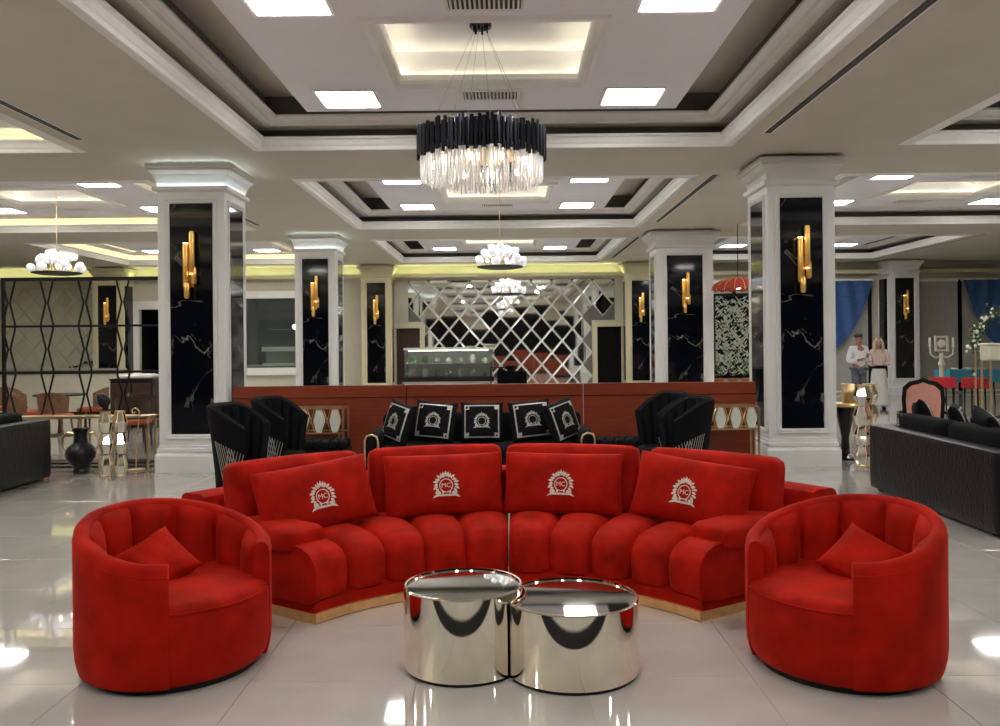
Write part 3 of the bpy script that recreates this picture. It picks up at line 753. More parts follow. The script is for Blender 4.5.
# --- main chandelier
def crystal_chandelier(loc, label):
    e = empty('crystal_chandelier', loc, label=label, cat='chandelier')      # origin at the canopy on the recess ceiling
    R_, zt, zb = .565, -1.03, -1.285
    rnd = random.Random(3)
    MB().lathe([(0, 0), (.10, 0), (.10, -.08), (.092, -.09), (0, -.09)], 28).build('canopy', 'chand_black', e, smooth=True)
    for k in range(6):
        a = 2 * pi * k / 6 + .3; MB().rod((.06 * cos(a), .06 * sin(a), -.09), (.06 * cos(a), .06 * sin(a), -.13), .011, n=8).build('cable_grip', 'chand_black', e)
        MB().rod((.06 * cos(a), .06 * sin(a), -.12), (.5 * cos(a), .5 * sin(a), zt - .05), .0022, n=5).build('cable', 'silver', e)
    MB().lathe([(R_ - .05, zt - .06), (R_ - .02, zt - .06), (R_ - .02, zt - .03), (R_ - .05, zt - .03)], 64).build('hoop', 'chand_black', e)
    MB().lathe([(R_ - .05, zb + .03), (R_ - .02, zb + .03), (R_ - .02, zb + .06), (R_ - .05, zb + .06)], 64).build('hoop', 'chand_black', e)
    MB().lathe([(.30, zb + .02), (.33, zb + .02), (.33, zb + .05), (.30, zb + .05)], 48).build('hoop', 'gold', e)
    bars = [MB().prism([(.017, -.005), (.017, .005), (.009, .014), (-.009, .014), (-.017, .005), (-.017, -.005)], -.135, .135).mesh('metal_bar', 'chand_black')]
    N = 104
    for k in range(N):
        a = 2 * pi * k / N; rr = R_ + (.008 if k % 2 else -.006)
        place('metal_bar', bars[0], e, (rr * cos(a), rr * sin(a), (zt + zb) / 2 + rnd.uniform(-.022, .022)), (0, 0, a + pi / 2 + pi))
    cry = MB().prism([(.012, 0), (.004, .009), (-.004, .009), (-.012, 0), (-.004, -.009), (.004, -.009)], -.13, .13)
    cry.v = [(x, y, z) if z > -.1 else (x * .5, y * .5, z) for x, y, z in cry.v]
    cme = cry.mesh('crystal_rod', 'crystal')
    for R2, N2, zc in ((R_ - .015, 96, zb - .065), (R_ - .075, 72, zb - .08), (.38, 50, zb - .11), (.24, 30, zb - .12)):
        for k in range(N2):
            a = 2 * pi * k / N2; place('crystal_rod', cme, e, (R2 * cos(a), R2 * sin(a), zc + rnd.uniform(-.02, .02)), (0, 0, a + rnd.uniform(-.5, .5)))
    for k in range(10):
        a = 2 * pi * k / 10 + .1; c = (.44 * cos(a), .44 * sin(a), zb - .05)
        MB().rod((c[0], c[1], zb + .04), (c[0], c[1], zb - .0), .012, n=8).build('lamp_holder', 'gold', e)
        MB().sphere(c, .024, 8, 6, (1, 1, 1.5)).build('bulb', 'candle_bulb', e, smooth=True)
    return e
chx = at(481.5, 130, 7.7).x
crystal_chandelier((chx, 7.70, CEIL + .574), 'drum chandelier of black bars and crystal rods in the lit recess')

# ================================================================== CEILING FITTINGS
RZ = CEIL + .236
lf = MB().ring([(-.035, 0.0), (-.035, -.012), (-.02, -.02), (.0, -.014), (.0, 0.0)], .29, .29).mesh('frame', 'moulding')
ld = MB().boxr(-.29, .29, -.29, .29, -.010, -.004).mesh('diffuser', 'panel_light')
AREA = {0: 'lattice screen bay', 1: 'red sofa bay', 2: 'leather sofa bay'}; SHORT = {0: 'front', 1: 'chandelier', 2: 'middle', 3: 'rear'}
DEPTH = {0: 'coffer in front of the red sofa', 1: 'coffer level with the crystal chandelier', 2: 'coffer just beyond the large columns', 3: 'coffer nearest the rear wall'}
vf = MB().ring([(-.03, 0), (-.03, -.012), (.0, -.018), (.02, -.008), (.02, 0)], .30, .16).mesh('frame', 'moulding')
vb = MB().boxr(-.29, .29, -.15, .15, -.006, -.002).mesh('backing', 'grille')
vs_ = MB().box((0, 0, 0), (.008, .27, .022), roty(radians(30))).mesh('slat', 'moulding')
for i, x in enumerate(COLS):
    for j, y in enumerate(ROWS):
        for lx, ly in ((-1.50, 1.31), (1.50, 1.31), (-1.50, -1.31), (1.50, -1.31)):
            e = tag(empty('ceiling_light', (x + lx, y + ly, RZ)), 'square light panel in the %s coffer of the %s, %s corner, %s side' % (SHORT[j], AREA[i], 'rear' if ly > 0 else 'front', 'leather' if lx > 0 else 'screen'), 'ceiling light', 'square ceiling light panels')
            place('frame', lf, e); place('diffuser', ld, e)
        for ly in (1.22, -1.22):
            v = tag(empty('ceiling_vent', (x, y + ly, RZ)), 'slatted air vent at the %s edge of the %s coffer, %s' % ('rear' if ly > 0 else 'front', SHORT[j], AREA[i]), 'vent', 'ceiling air vents')
            place('frame', vf, v); place('backing', vb, v)
            if j in (1, 2):
                for k in range(15): place('slat', vs_, v, (-.26 + .52 * k / 14, 0, -.012))
sl_f = MB().ring([(-.012, 0), (-.012, -.006), (.004, -.006), (.004, 0)], .045, 2.35).mesh('frame', 'moulding')
sl_b = MB().boxr(-.041, .041, -2.346, 2.346, -.004, -.001).mesh('backing', 'grille')
sl_m = MB().boxr(-.005, .005, -2.34, 2.34, -.007, -.003).mesh('divider', 'recess_dark')
for i, x in enumerate(COLS):
    for j, y in enumerate(ROWS):
        v = tag(empty('slot_diffuser', (x + 3.14, y - .35, CEIL)), 'long black slot beside the ' + DEPTH[j] + ', ' + AREA[i], 'vent', 'slot diffusers')
        place('frame', sl_f, v); place('backing', sl_b, v); place('divider', sl_m, v)

# --- sconces: two pairs of gold tubes on the column panels
def sconce_meshes():
    t = {}
    def tube_mesh(z0, z1, x, y):
        b = MB(); r = .036
        b.lathe([(0, z0 + .0), (r * .7, z0 + .005), (r, z0 + .03), (r, z1 - .03), (r * .7, z1 - .005), (0, z1)], 16, (x, y, 0))
        return b
    return [('back_plate', MB().boxr(-.035, .035, -.012, 0, -.28, .22).mesh('back_plate', 'gold')),
            ('tube', tube_mesh(-.30, .27, -.042, -.075).mesh('tube', 'gold', True)), ('tube', tube_mesh(-.11, .43, .042, -.085).mesh('tube', 'gold', True)),
            ('tube', tube_mesh(-.43, -.22, -.02, -.10).mesh('tube', 'gold', True)), ('tube', tube_mesh(-.25, -.02, .062, -.075).mesh('tube', 'gold', True)),
            ('glow_ring', MB().lathe([(.010, -.112), (.030, -.112), (.030, -.118), (.010, -.118)], 16, (.042, -.085, 0)).mesh('glow_ring', 'sconce_glow')),
            ('glow_ring', MB().lathe([(.010, .272), (.030, .272), (.030, .278), (.010, .278)], 16, (-.042, -.075, 0)).mesh('glow_ring', 'sconce_glow'))]
SM = sconce_meshes()
for x, y, lb in ((CX[1], CY[0], 'the large column by the lattice screen'), (CX[2], CY[0], 'the large column by the leather sofa'), (CX[1], CY[1], 'the lit-capital column behind the partition'),
                 (CX[2], CY[1], 'the unlit column behind the partition'), (RX[1], CY[2], 'the cream column by the display counter'), (RX[2], CY[2], 'the cream column by the dark doorway'),
                 (RX[0], CY[2], 'the cream column behind the lattice screen'), (RX[3], CY[2], 'the column beside the blue curtain')):
    e = tag(empty('wall_sconce', (x, y - W / 2 - .013, 2.64)), 'gold tube sconce on ' + lb, 'wall lamp', 'gold tube sconces')
    for nm, me in SM: place(nm, me, e)

# --- bubble chandeliers
def bubble_mesh(): return MB().sphere((0, 0, 0), .072, 16, 10).mesh('globe', 'globe', True)
GL = bubble_mesh()
def bubble_chandelier(loc, drop, label):
    e = empty('globe_chandelier', loc, label=label, cat='chandelier', group='chrome globe chandeliers')     # origin on the recess ceiling
    rnd = random.Random(11); z = -drop
    MB().lathe([(0, 0), (.07, 0), (.07, -.03), (0, -.03)], 20).build('canopy', 'gold_pale', e)
    MB().rod((0, 0, -.03), (0, 0, z + .1), .006, n=6).build('stem', 'gold_pale', e)
    MB().lathe([(0, z - .17), (.30, z - .17), (.40, z - .15), (.40, z - .135), (0, z - .135)], 24).build('tray', 'black_metal', e)
    for k in range(26):
        r = (.40, .27, .14)[k % 3]; a = 2.4 * k; zz = z + (-.02, .10, .15)[k % 3] + rnd.uniform(-.05, .05)
        p = (r * cos(a), r * sin(a), zz)
        MB().rod((r * .5 * cos(a), r * .5 * sin(a), z - .14), p, .006, n=5).build('arm', 'gold_pale', e)
        place('globe', GL, e, p)
    for k in range(6):
        a = 2 * pi * k / 6; MB().sphere((.22 * cos(a), .22 * sin(a), z - .03), .03, 8, 6).build('bulb', 'bulb', e)
    return e
TOPZ = CEIL + .574
bubble_chandelier((at(500, 258, 14.75).x, 14.75, TOPZ), TOPZ - 3.08, 'chrome globe chandelier above the black sofa and partition')
bubble_chandelier((at(508, 292, 21.8).x, 21.80, TOPZ), TOPZ - 3.02, 'chrome globe chandelier in front of the diamond mirror')
bubble_chandelier((at(57, 262, 14.75).x, 14.75, TOPZ), TOPZ - 3.05, 'chrome globe chandelier above the lattice screen')

# ================================================================== MIDDLE GROUND
# --- red-brown partition between the columns
PY = 10.95; XA, XB = at(234, 400, 10.95).x, at(755, 400, 10.95).x
pt = empty('partition', ((XA + XB) / 2, PY, 0), label='low red-brown wooden partition between the two large columns', cat='partition')
seams = [XA, at(407, 400, PY).x, at(583, 400, PY).x, XB]
zt = at(500, 384, PY).z; cxp = (XA + XB) / 2
for i in range(3):
    a, c = seams[i] - cxp + .006, seams[i + 1] - cxp - .006
    MB().boxr(a, c, -.04, .04, .08, zt - .16).build('panel', 'redwood', pt)
    MB().boxr(a, c, -.055, .055, zt - .15, zt).build('top_rail', 'redwood', pt)
    MB().boxr(a, c, -.03, .03, 0, .08).build('kick_board', 'black_wood', pt)
for i in (1, 2): MB().boxr(seams[i] - cxp - .006, seams[i] - cxp + .006, -.035, .035, 0, zt - .01).build('seam_strip', 'black_wood' if i == 1 else 'silver', pt)
MB().boxr(XA - cxp, XB - cxp, -.033, .033, zt - .162, zt - .148).build('groove', 'black_wood', pt)

# --- black sofa with five black cushions
def silver_frame_polys(w, h, m=.05, t=.014):
    P = []; x, z = w / 2 - m, h / 2 - m
    for (x0, z0, x1, z1) in ((-x, z - t, x, z), (-x, -z, x, -z + t), (-x, -z, -x + t, z), (x - t, -z, x, z)):
        nx = 6
        for k in range(nx):
            if x1 - x0 > z1 - z0: P.append([(x0 + (x1 - x0) * k / nx, z0), (x0 + (x1 - x0) * (k + 1) / nx, z0), (x0 + (x1 - x0) * (k + 1) / nx, z1), (x0 + (x1 - x0) * k / nx, z1)])
            else: P.append([(x0, z0 + (z1 - z0) * k / nx), (x1, z0 + (z1 - z0) * k / nx), (x1, z0 + (z1 - z0) * (k + 1) / nx), (x0, z0 + (z1 - z0) * (k + 1) / nx)])
    for sx in (-1, 1):
        for sz in (-1, 1): P.append([(sx * (x - .055), sz * (z - .055)), (sx * x, sz * (z - .055)), (sx * x, sz * z), (sx * (x - .055), sz * z)][::sx * sz])
    return P
bp_me = pillow_mesh(.50, .48, .075, 'black_velvet', .07, 14)
bp_crest = emboss_mesh(crest_polys(1.15), .50, .48, .075, 'silver', (0, 0), pinch=.07)
bp_frame = emboss_mesh(silver_frame_polys(.50, .48), .50, .48, .075, 'silver', (0, 0), name='border', pinch=.07)
def black_pillow(p, rx, ry, rz, lb, grp):
    e = tag(empty('black_cushion', p), lb, 'cushion', grp); e.rotation_euler = (rx, ry, rz)
    place('cover', bp_me, e); place('crest', bp_crest, e); place('border', bp_frame, e); return e
BY = 9.75; bxa, bxb = at(370, 430, BY).x, at(592, 430, BY).x; bw = bxb - bxa; bc = (bxa + bxb) / 2
bs = empty('black_sofa', (bc, BY, 0), label='black velvet sofa with gold arm trims in front of the partition', cat='sofa'); h = bw / 2
MB().rbox((0, -.05, .24), (bw - .16, .85, .26), .05).build('seat_base', 'black_velvet', bs, smooth=True)
for k in (-1, 1): MB().rbox((k * (h - .12) / 2, -.10, .40), (h - .16, .72, .14), .05, (0, 0, .015)).build('seat_cushion', 'black_velvet', bs, smooth=True)
MB().rbox((0, .36, .46), (bw - .2, .18, .68), .07).build('backrest', 'black_velvet', bs, smooth=True)
for k in (-1, 1):
    MB().rbox((k * (h - .09), -.02, .34), (.18, .92, .60), .085).build('arm', 'black_velvet', bs, smooth=True)
    MB().tube([(k * (h - .02), -.492, .06), (k * (h - .02), -.492, .56), (k * (h - .04), -.492, .61), (k * (h - .10), -.492, .625), (k * (h - .15), -.492, .60), (k * (h - .165), -.492, .55), (k * (h - .165), -.492, .06)], .011, 8).build('arm_trim', 'gold_pale', bs, smooth=True)
    for yy in (-.38, .34): MB().rod((k * (h - .2), yy, .11), (k * (h - .2), yy, 0), .03, .02, 10).build('leg', 'gold_pale', bs)
for px, py, a, roll, lb in ((399, 423, 52, 8, 'black cushion turned sideways in the black sofa corner toward the lattice screen'), (435, 423, 14, 4, 'black crest cushion next to the middle one, toward the lattice screen'),
                            (482, 425, 0, 0, 'black cushion with silver crest in the middle of the black sofa'), (531, 421, -14, -4, 'black crest cushion next to the middle one, toward the leather sofa'), (562, 421, -50, -10, 'black cushion turned sideways in the black sofa corner toward the leather sofa')):
    p = at(px, py, BY - (.12 if abs(a) > 40 else .02) + (0.08 if a == 0 else 0)); p.z = .72 if a else .70
    black_pillow(p, radians(-16), radians(roll), radians(-a), lb, 'cushions on the black sofa')

# --- black wing chairs
def wing_chair(loc, face, label):
    e = empty('wing_chair', loc, face, label=label, cat='chair', group='black wing chairs'); OP = radians(62)     # local +x is the open front
    def prof(ps, s):          # s 0 bottom .. 1 top : flared tulip shell
        flare = .25 + .085 * s ** 1.6; t = abs(ps) / (pi - OP); zt = 1.03 - .20 * max(0, t - .45) ** 1.3 * 2.2
        return flare, .14 + (zt - .14) * s
    def pt_(ps, s, off): r, z = prof(ps, s); a = pi + ps; return Vector(((r - off) * cos(a), (r - off) * sin(a), z))
    n = 30; sp = pi - OP
    def loop(u, v):
        ps = -sp + 2 * sp * u
        if v <= .45: return pt_(ps, v / .45, 0)
        if v >= .55: return pt_(ps, 1 - (v - .55) / .45, .075)
        k = (v - .45) / .10; p, q = pt_(ps, 1, 0), pt_(ps, 1, .075); r = p.lerp(q, k); r.z += .025 * sin(pi * k); return r
    b = MB().grid(loop, n, 20)
    m = 21
    b.f += [tuple(range(m)), tuple(n * m + k for k in range(m))]
    b.build('shell', 'black_velvet', e, smooth=True)
    NS = 9
    for k in range(NS):                                                 # fluted inside
        p0, p1 = -sp * .9 + 1.8 * sp * k / NS, -sp * .9 + 1.8 * sp * (k + 1) / NS
        def fn(u, v):
            bul = max(0, 1 - abs(2 * u - 1) ** 2.4) ** .6 * .03
            return pt_(p0 + (p1 - p0) * u, .32 + .66 * v, .072 + bul)
        MB().grid(fn, 6, 8).build('back_channel', 'black_velvet', e, smooth=True)
    lat = MB()                                                          # silver lattice stitched on the lower outside
    for s_ in (-1, 1):
        for k in range(9):
            for dr in (-1, 1):
                pa = s_ * (sp * (.60 + .045 * k)); pb = pa + dr * s_ * sp * .16
                if abs(pb) > sp or abs(pb) < sp * .45: continue
                lat.tube([pt_(pa + (pb - pa) * q / 4, .10 + .55 * q / 4, -.003) for q in range(5)], .0035, 4)
    tag(lat.build('lattice_stitching', 'silver', e), kind='stuff')
    MB().lathe([(0, .30), (.22, .30), (.25, .34), (.25, .43), (.22, .46), (0, .475)], 32).build('seat', 'black_velvet', e, smooth=True)
    MB().lathe([(0, .12), (.23, .12), (.24, .15), (.24, .31), (0, .31)], 32).build('seat_base', 'black_velvet', e, smooth=True)
    for k in range(4):
        a = pi / 4 + k * pi / 2; MB().rod((.2 * cos(a), .2 * sin(a), .13), (.24 * cos(a), .24 * sin(a), 0), .022, .013, 8).build('leg', 'black_wood', e)
    return e
def flat(px, py, d): p = at(px, py, d); p.z = 0; return p
wing_chair(flat(243, 440, 8.2), radians(-8), 'black wing chair with silver lattice, closest to the large column by the screen')
wing_chair(flat(283, 430, 9.15), radians(-12), 'black wing chair just before the gold console near the lattice screen side')
wing_chair(flat(681, 440, 8.5), radians(185), 'black wing chair with plain dark back, nearer the leather sofa side console')
wing_chair(flat(659, 430, 9.35), radians(195), 'black wing chair with fluted inside, between black sofa and the other chair')

# --- gold consoles with hexagonal mirrors
def console(x0, x1, y, z0, z1, label):
    c = (x0 + x1) / 2; e = empty('mirrored_console', (c, y, 0), label=label, cat='console table', group='gold consoles with hexagon mirrors'); h = (x1 - x0) / 2; D = .36
    MB().boxr(-h, h, -D / 2, D / 2, z1 - .02, z1).build('top', 'gold_pale', e)
    MB().boxr(-h, h, -D / 2, -D / 2 + .02, z0, z0 + .02).build('rail', 'gold_pale', e); MB().boxr(-h, h, D / 2 - .02, D / 2, z0, z0 + .02).build('rail', 'gold_pale', e)
    for sx in (-1, 1):
        for sy in (-1, 1): MB().boxr(sx * h - .012, sx * h + .012, sy * (D / 2 - .012) - .012, sy * (D / 2 - .012) + .012, 0, z1 - .02).build('leg', 'gold_pale', e)
        MB().boxr(sx * (h - .05) - .008, sx * (h - .05) + .008, -D / 2, -D / 2 + .016, 0, z0).build('leg', 'gold_pale', e)
    n = max(3, round((x1 - x0) / .19)); w = (x1 - x0) / n; zm = (z0 + z1) / 2; hh = (z1 - z0) / 2 - .022
    hexa = [(-w * .16, -hh), (w * .16, -hh), (w * .36, 0), (w * .16, hh), (-w * .16, hh), (-w * .36, 0)]
    hm = MB().prism_y(hexa, -.006, .006).mesh('hexagon_mirror', 'bevel')
    for k in range(n):
        cx = -h + w * (k + .5); place('hexagon_mirror', hm, e, (cx, -D / 2 + .012, zm))
        MB().tube([(cx + a * 1.08, -D / 2 + .006, zm + q * 1.02) for a, q in hexa + hexa[:1]], .006, 5).build('hexagon_frame', 'gold_pale', e)
        if k:
            xx = -h + w * k
            for s_ in (-1, 1): MB().rod((xx - s_ * w * .22, -D / 2 + .008, zm - hh), (xx + s_ * w * .22, -D / 2 + .008, zm + hh), .006, n=5).build('cross_bar', 'gold_pale', e)
    return e
cL = (at(250, 420, 10.55).x, at(345, 420, 10.55).x); zc = (at(320, 433, 10.55).z, at(320, 407, 10.55).z)
console(cL[0], cL[1], 10.6, zc[0], zc[1], 'gold console with hexagon mirrors behind the wing chairs, at the lit-capital column end')
cR = (at(665, 420, 10.55).x, at(756, 420, 10.55).x); zc = (at(728, 429, 10.55).z, at(728, 405, 10.55).z)
console(cR[0], cR[1], 10.6, zc[0], zc[1], 'gold console with hexagon mirrors against the partition, beside the unlit large column')

# --- low black tufted benches
def bench(x0, x1, y, zt, label):
    c = (x0 + x1) / 2; e = empty('tufted_bench', (c, y, 0), label=label, cat='bench', group='black tufted benches'); h = (x1 - x0) / 2
    MB().boxr(-h, h, -.22, .22, zt - .26, zt - .10).build('base', 'black_velvet', e)
    n = max(3, round(2 * h / .11))
    for k in range(n):
        for s_ in (-1, 1): MB().rbox((-h + (k + .5) * 2 * h / n, s_ * .11, zt - .055), (2 * h / n - .008, .21, .11), .04, (0, 0, .01), n=5).build('tuft', 'black_velvet', e, smooth=True)
        MB().sphere((-h + (k + .5) * 2 * h / n, -.222, zt - .16), .016, 8, 6, (1, .5, 1)).build('stud', 'silver', e, smooth=True)
    for sx in (-1, 1):
        for sy in (-1, 1): MB().rod((sx * (h - .06), sy * .17, zt - .26), (sx * (h - .06), sy * .17, 0), .025, .015, 8).build('leg', 'black_wood', e)
    return e
bench(at(296, 440, 9.9).x, at(348, 440, 9.9).x, 9.95, at(320, 440, 9.9).z, 'black tufted bench with silver studs below the console near the lit-capital column')
bench(at(594, 440, 9.9).x, at(655, 440, 9.9).x, 9.95, at(620, 438, 9.9).z, 'black tufted bench with silver studs at the end of the black sofa')

# --- black leather sofas seen from behind
def leather_sofa(x, y0, y1, sg, hgt, label):
    """back panel along x, running from y0 to y1, seat towards sg"""
    e = empty('leather_sofa', (x, (y0 + y1) / 2, 0), label=label, cat='sofa'); L = (y1 - y0) / 2
    MB().rbox((sg * .10, 0, hgt / 2 + .015), (.20, 2 * L, hgt - .03), .03).build('back', 'croc', e, smooth=True)
    MB().rbox((sg * .55, 0, .22), (.80, 2 * L - .3, .38), .03).build('seat_base', 'croc', e, smooth=True)
    for k in (-1, 1):
        MB().rbox((sg * .55, k * (L - .10), hgt / 2 + .015), (1.10, .20, hgt - .03), .03).build('arm', 'croc', e, smooth=True)
        MB().rbox((sg * .60, k * (L - .2) / 2, .44), (.72, L - .22, .16), .05, (0, 0, .02)).build('seat_cushion', 'black_velvet', e, smooth=True)
        MB().rbox((sg * .30, k * (L - .2) / 2, .66), (.20, L - .24, .36), .07, (.02, 0, 0)).build('back_cushion', 'black_velvet', e, smooth=True)
        for xx in (.10, .95): MB().boxr(sg * xx - .04, sg * xx + .04, k * (L - .12) - .04, k * (L - .12) + .04, 0, .035).build('foot', 'black_wood', e)
    return e
ra, rb = ground(877, 489), ground(986, 540)
rs = leather_sofa((ra.x + rb.x) / 2, rb.y, ra.y, 1, .70, 'black crocodile leather sofa with cushions, seen from behind, beside an armchair')
la = ground(52, 479)
ls = leather_sofa(la.x, la.y - 2.3, la.y, -1, .74, 'black crocodile leather sofa seen from behind near the lattice screen')
for k, (px, py, dd, rz, lb) in enumerate(((926, 412, 8.9, 70, 'lying flat behind the leather sofa back, farthest from the armchair'), (962, 410, 8.3, 60, 'leaning in the middle of the leather sofa'), (992, 408, 7.6, 75, 'leaning at the near arm of the leather sofa'))):
    p = at(px, py, dd); p.x = max(p.x, (ra.x + rb.x) / 2 + .42); p.z = .74
    black_pillow(p, radians(-22), radians(8 - 8 * k), radians(rz), 'black cushion with silver border ' + lb, 'cushions on the leather sofa')

# ================================================================== SIDE OF THE LATTICE SCREEN
SY = 11.75
sc = empty('lattice_screen', (0, SY, 0), label='tall black metal lattice screen standing beside the large column', cat='screen')
sx0, sx1 = at(2, 300, SY).x, CX[1] - W / 2 - .06
ztop, zmid, zlow, zbase = at(80, 279, SY).z, at(80, 326, SY).z, at(80, 372, SY).z, at(80, 417, SY).z
sc.location.x = (sx0 + sx1) / 2; sh = (sx1 - sx0) / 2
for nm, z, t in (('top_rail', ztop, .05), ('middle_rail', zmid, .03), ('lower_rail', zlow, .03), ('base_rail', zbase, .035)):
    MB().boxr(-sh, sh, -.025, .025, z - t / 2, z + t / 2).build(nm, 'black_metal', sc)
MB().boxr(-sh, sh, -.03, .03, .02, .06).build('foot_rail', 'black_metal', sc)
for px in (9, 47, 85, 123):
    xc = at(px, 326, SY).x - sc.location.x; hw = .085
    for za, zb_ in ((zmid, ztop), (zlow, zmid), (zbase, zlow)):
        for s_ in (-1, 1):
            zm = (za + zb_) / 2
            MB().tube([(xc + s_ * hw, 0, za), (xc + s_ * hw * .95, 0, za + .05), (xc - s_ * .0 + s_ * .015, 0, zm), (xc + s_ * hw * .95, 0, zb_ - .05), (xc + s_ * hw, 0, zb_)], .014, 6).build('bar', 'black_metal', sc)
    MB().rod((xc, 0, .06), (xc, 0, zbase), .012, n=6).build('bar', 'black_metal', sc)
for xx in (-sh + .02, sh - .02): MB().boxr(xx - .02, xx + .02, -.02, .02, 0, ztop).build('post', 'black_metal', sc)

# narrow gold console shelf along the screen
gx0, gx1 = at(18, 417, SY - .3).x, at(153, 417, SY - .3).x
gs = empty('sofa_table', ((gx0 + gx1) / 2, SY - .30, 0), label='long narrow pale gold shelf table in front of the lattice screen', cat='console table'); gh = (gx1 - gx0) / 2
MB().boxr(-gh, gh, -.14, .14, .66, .69).build('top', 'gold_pale', gs)
MB().boxr(-gh, gh, -.13, .13, .05, .075).build('lower_shelf', 'black_wood', gs)
for sx in (-1, 0, 1):
    for sy in (-1, 1): MB().boxr(sx * (gh - .02) - .012, sx * (gh - .02) + .012, sy * .12 - .012, sy * .12 + .012, 0, .66).build('leg', 'gold_pale', gs)

# big dark bronze vase with handles
vb_ = ground(81, 473)
va = empty('floor_vase', vb_, label='dark bronze two-handled vase standing on the floor before the lattice screen', cat='vase')
MB().lathe([(0, 0), (.09, 0), (.10, .02), (.085, .06), (.12, .12), (.175, .20), (.185, .27), (.15, .34), (.09, .39), (.075, .46), (.085, .53), (.11, .575), (.10, .575), (.07, .53), (0, .50)], 32).build('body', 'vase', va, smooth=True)
for s_ in (-1, 1): MB().tube([(s_ * .08, 0, .50), (s_ * .16, 0, .52), (s_ * .225, 0, .46), (s_ * .235, 0, .36), (s_ * .20, 0, .30), (s_ * .17, 0, .28)], .013, 8).build('handle', 'gold_pale', va, smooth=True)

# mirrored hexagon pillars
def mirror_pillar(loc, h, r, nseg, label, grp):
    e = empty('mirrored_pedestal', loc, label=label, cat='pedestal', group=grp)
    seg = h / nseg
    for k in range(nseg):
        z0, z1 = k * seg + .012, (k + 1) * seg - .004; zm = (z0 + z1) / 2
        MB().lathe([(0, z0), (r * .62, z0), (r, zm), (r * .62, z1), (0, z1)], 6, a0=pi / 6).build('mirror_facet_block', 'mirror', e)
        for a in range(6):
            an = pi / 6 + a * pi / 3; MB().tube([(r * .63 * cos(an), r * .63 * sin(an), z0), (r * 1.01 * cos(an), r * 1.01 * sin(an), zm), (r * .63 * cos(an), r * .63 * sin(an), z1)], .006, 5).build('gold_edge', 'gold_pale', e)
    MB().lathe([(0, 0), (r * .75, 0), (r * .75, .012), (0, .012)], 6, a0=pi / 6).build('foot', 'gold_pale', e)
    MB().lathe([(0, h - .004), (r * .75, h - .004), (r * .75, h + .014), (0, h + .014)], 6, a0=pi / 6).build('cap', 'gold_pale', e)
    return e
g1 = ground(106, 476); g2 = ground(121, 476); g2.x = g1.x + .185
mirror_pillar(g1, .80, .085, 3, 'mirrored pedestal with gold edges carrying a dark sculpture', 'mirrored pedestals by the screen')
mirror_pillar(g2, .80, .085, 3, 'mirrored pedestal with gold edges between a sculpture and a gold scroll', 'mirrored pedestals by the screen')
sp_ = empty('sculpture', g1 + Vector((0, 0, .814)), label='small dark abstract head sculpture on a mirrored pedestal', cat='sculpture')
MB().boxr(-.045, .045, -.04, .04, 0, .02).build('base', 'black_wood', sp_)
hb = MB().sphere((-.015, 0, .13), .085, 16, 12, (.95, .7, 1.1)); hb.v = [(x - .05 * max(0, z - .14) / .08, y, z) for x, y, z in hb.v]
hb.build('head', 'vase', sp_, smooth=True); MB().rod((0, 0, .02), (0, 0, .09), .035, .045, 12).build('neck', 'vase', sp_, smooth=True)
# gold scroll stand
gp = ground(136, 470); st = empty('scroll_stand', gp, label='slender gold stand ending in a curled scroll, beside the mirrored pedestals', cat='stand')
MB().lathe([(0, 0), (.11, 0), (.11, .015), (.02, .03), (0, .03)], 20).build('base', 'gold_pale', st, smooth=True)
pts = [(0, 0, .03), (.01, 0, .3), (.03, 0, .55), (.05, 0, .72)] + [(.05 - .075 + (.075 - .011 * k) * cos(.55 * k), 0, .76 + (.075 - .011 * k) * sin(.55 * k) + 0.0) for k in range(0, 6)]
pts += [(-.025 + .018 * cos(3.6 + .7 * k), 0, .76 + .018 * sin(3.6 + .7 * k)) for k in range(5)]
MB().tube(pts, .009, 8).build('scroll', 'gold_pale', st, smooth=True)

# dining chairs and tables behind the screen
def dining_chair(loc, face, wood, fab, label, grp):
    e = empty('dining_chair', loc, face, label=label, cat='chair', group=grp)          # faces local +x
    MB().rbox((0, 0, .45), (.46, .46, .07), .03, (0, 0, .015), n=5).build('seat', fab, e, smooth=True)
    def bk(u, v):
        a = radians(-75) + radians(150) * u; r = .25 + .03 * v; return Vector((-.0 - r * cos(a), r * sin(a), .50 + (.36 - .10 * abs(2 * u - 1) ** 2) * v))
    b = MB().grid(bk, 14, 6); b2 = MB().grid(lambda u, v: bk(u, v) * 1.0 + Vector((.03 * cos(radians(-75) + radians(150) * u), -.03 * sin(radians(-75) + radians(150) * u), 0)), 14, 6); b.add(b2.v, b2.f)
    b.grid(lambda u, s_: (bk(u, 1)).lerp(bk(u, 1) + Vector((.03 * cos(radians(-75) + radians(150) * u), -.03 * sin(radians(-75) + radians(150) * u), 0)), s_), 14, 1)
    b.build('backrest', wood, e, smooth=True)
    for sx in (-1, 1):
        for sy in (-1, 1): MB().rod((sx * .18, sy * .18, .43), (sx * .22, sy * .22, 0), .022, .013, 8).build('leg', wood, e)
    return e
def round_table(loc, r, h, top, label):
    e = empty('round_table', loc, label=label, cat='table')
    MB().lathe([(0, h - .03), (r - .02, h - .03), (r, h - .018), (r, h - .008), (r - .01, h), (0, h)], 40).build('table_top', top, e, smooth=True)
    MB().lathe([(.05, .03), (.035, .2), (.035, h - .12), (.08, h - .03)], 16).build('column', 'dark_wood', e, smooth=True)
    MB().lathe([(0, 0), (.26, 0), (.25, .02), (.06, .04), (0, .04)], 28).build('foot', 'dark_wood', e, smooth=True)
    return e
G1 = 'dining chairs behind the lattice screen'
round_table(flat(60, 390, 15.6), .45, .76, 'black_wood', 'small round dark dining table among brown chairs behind the screen')
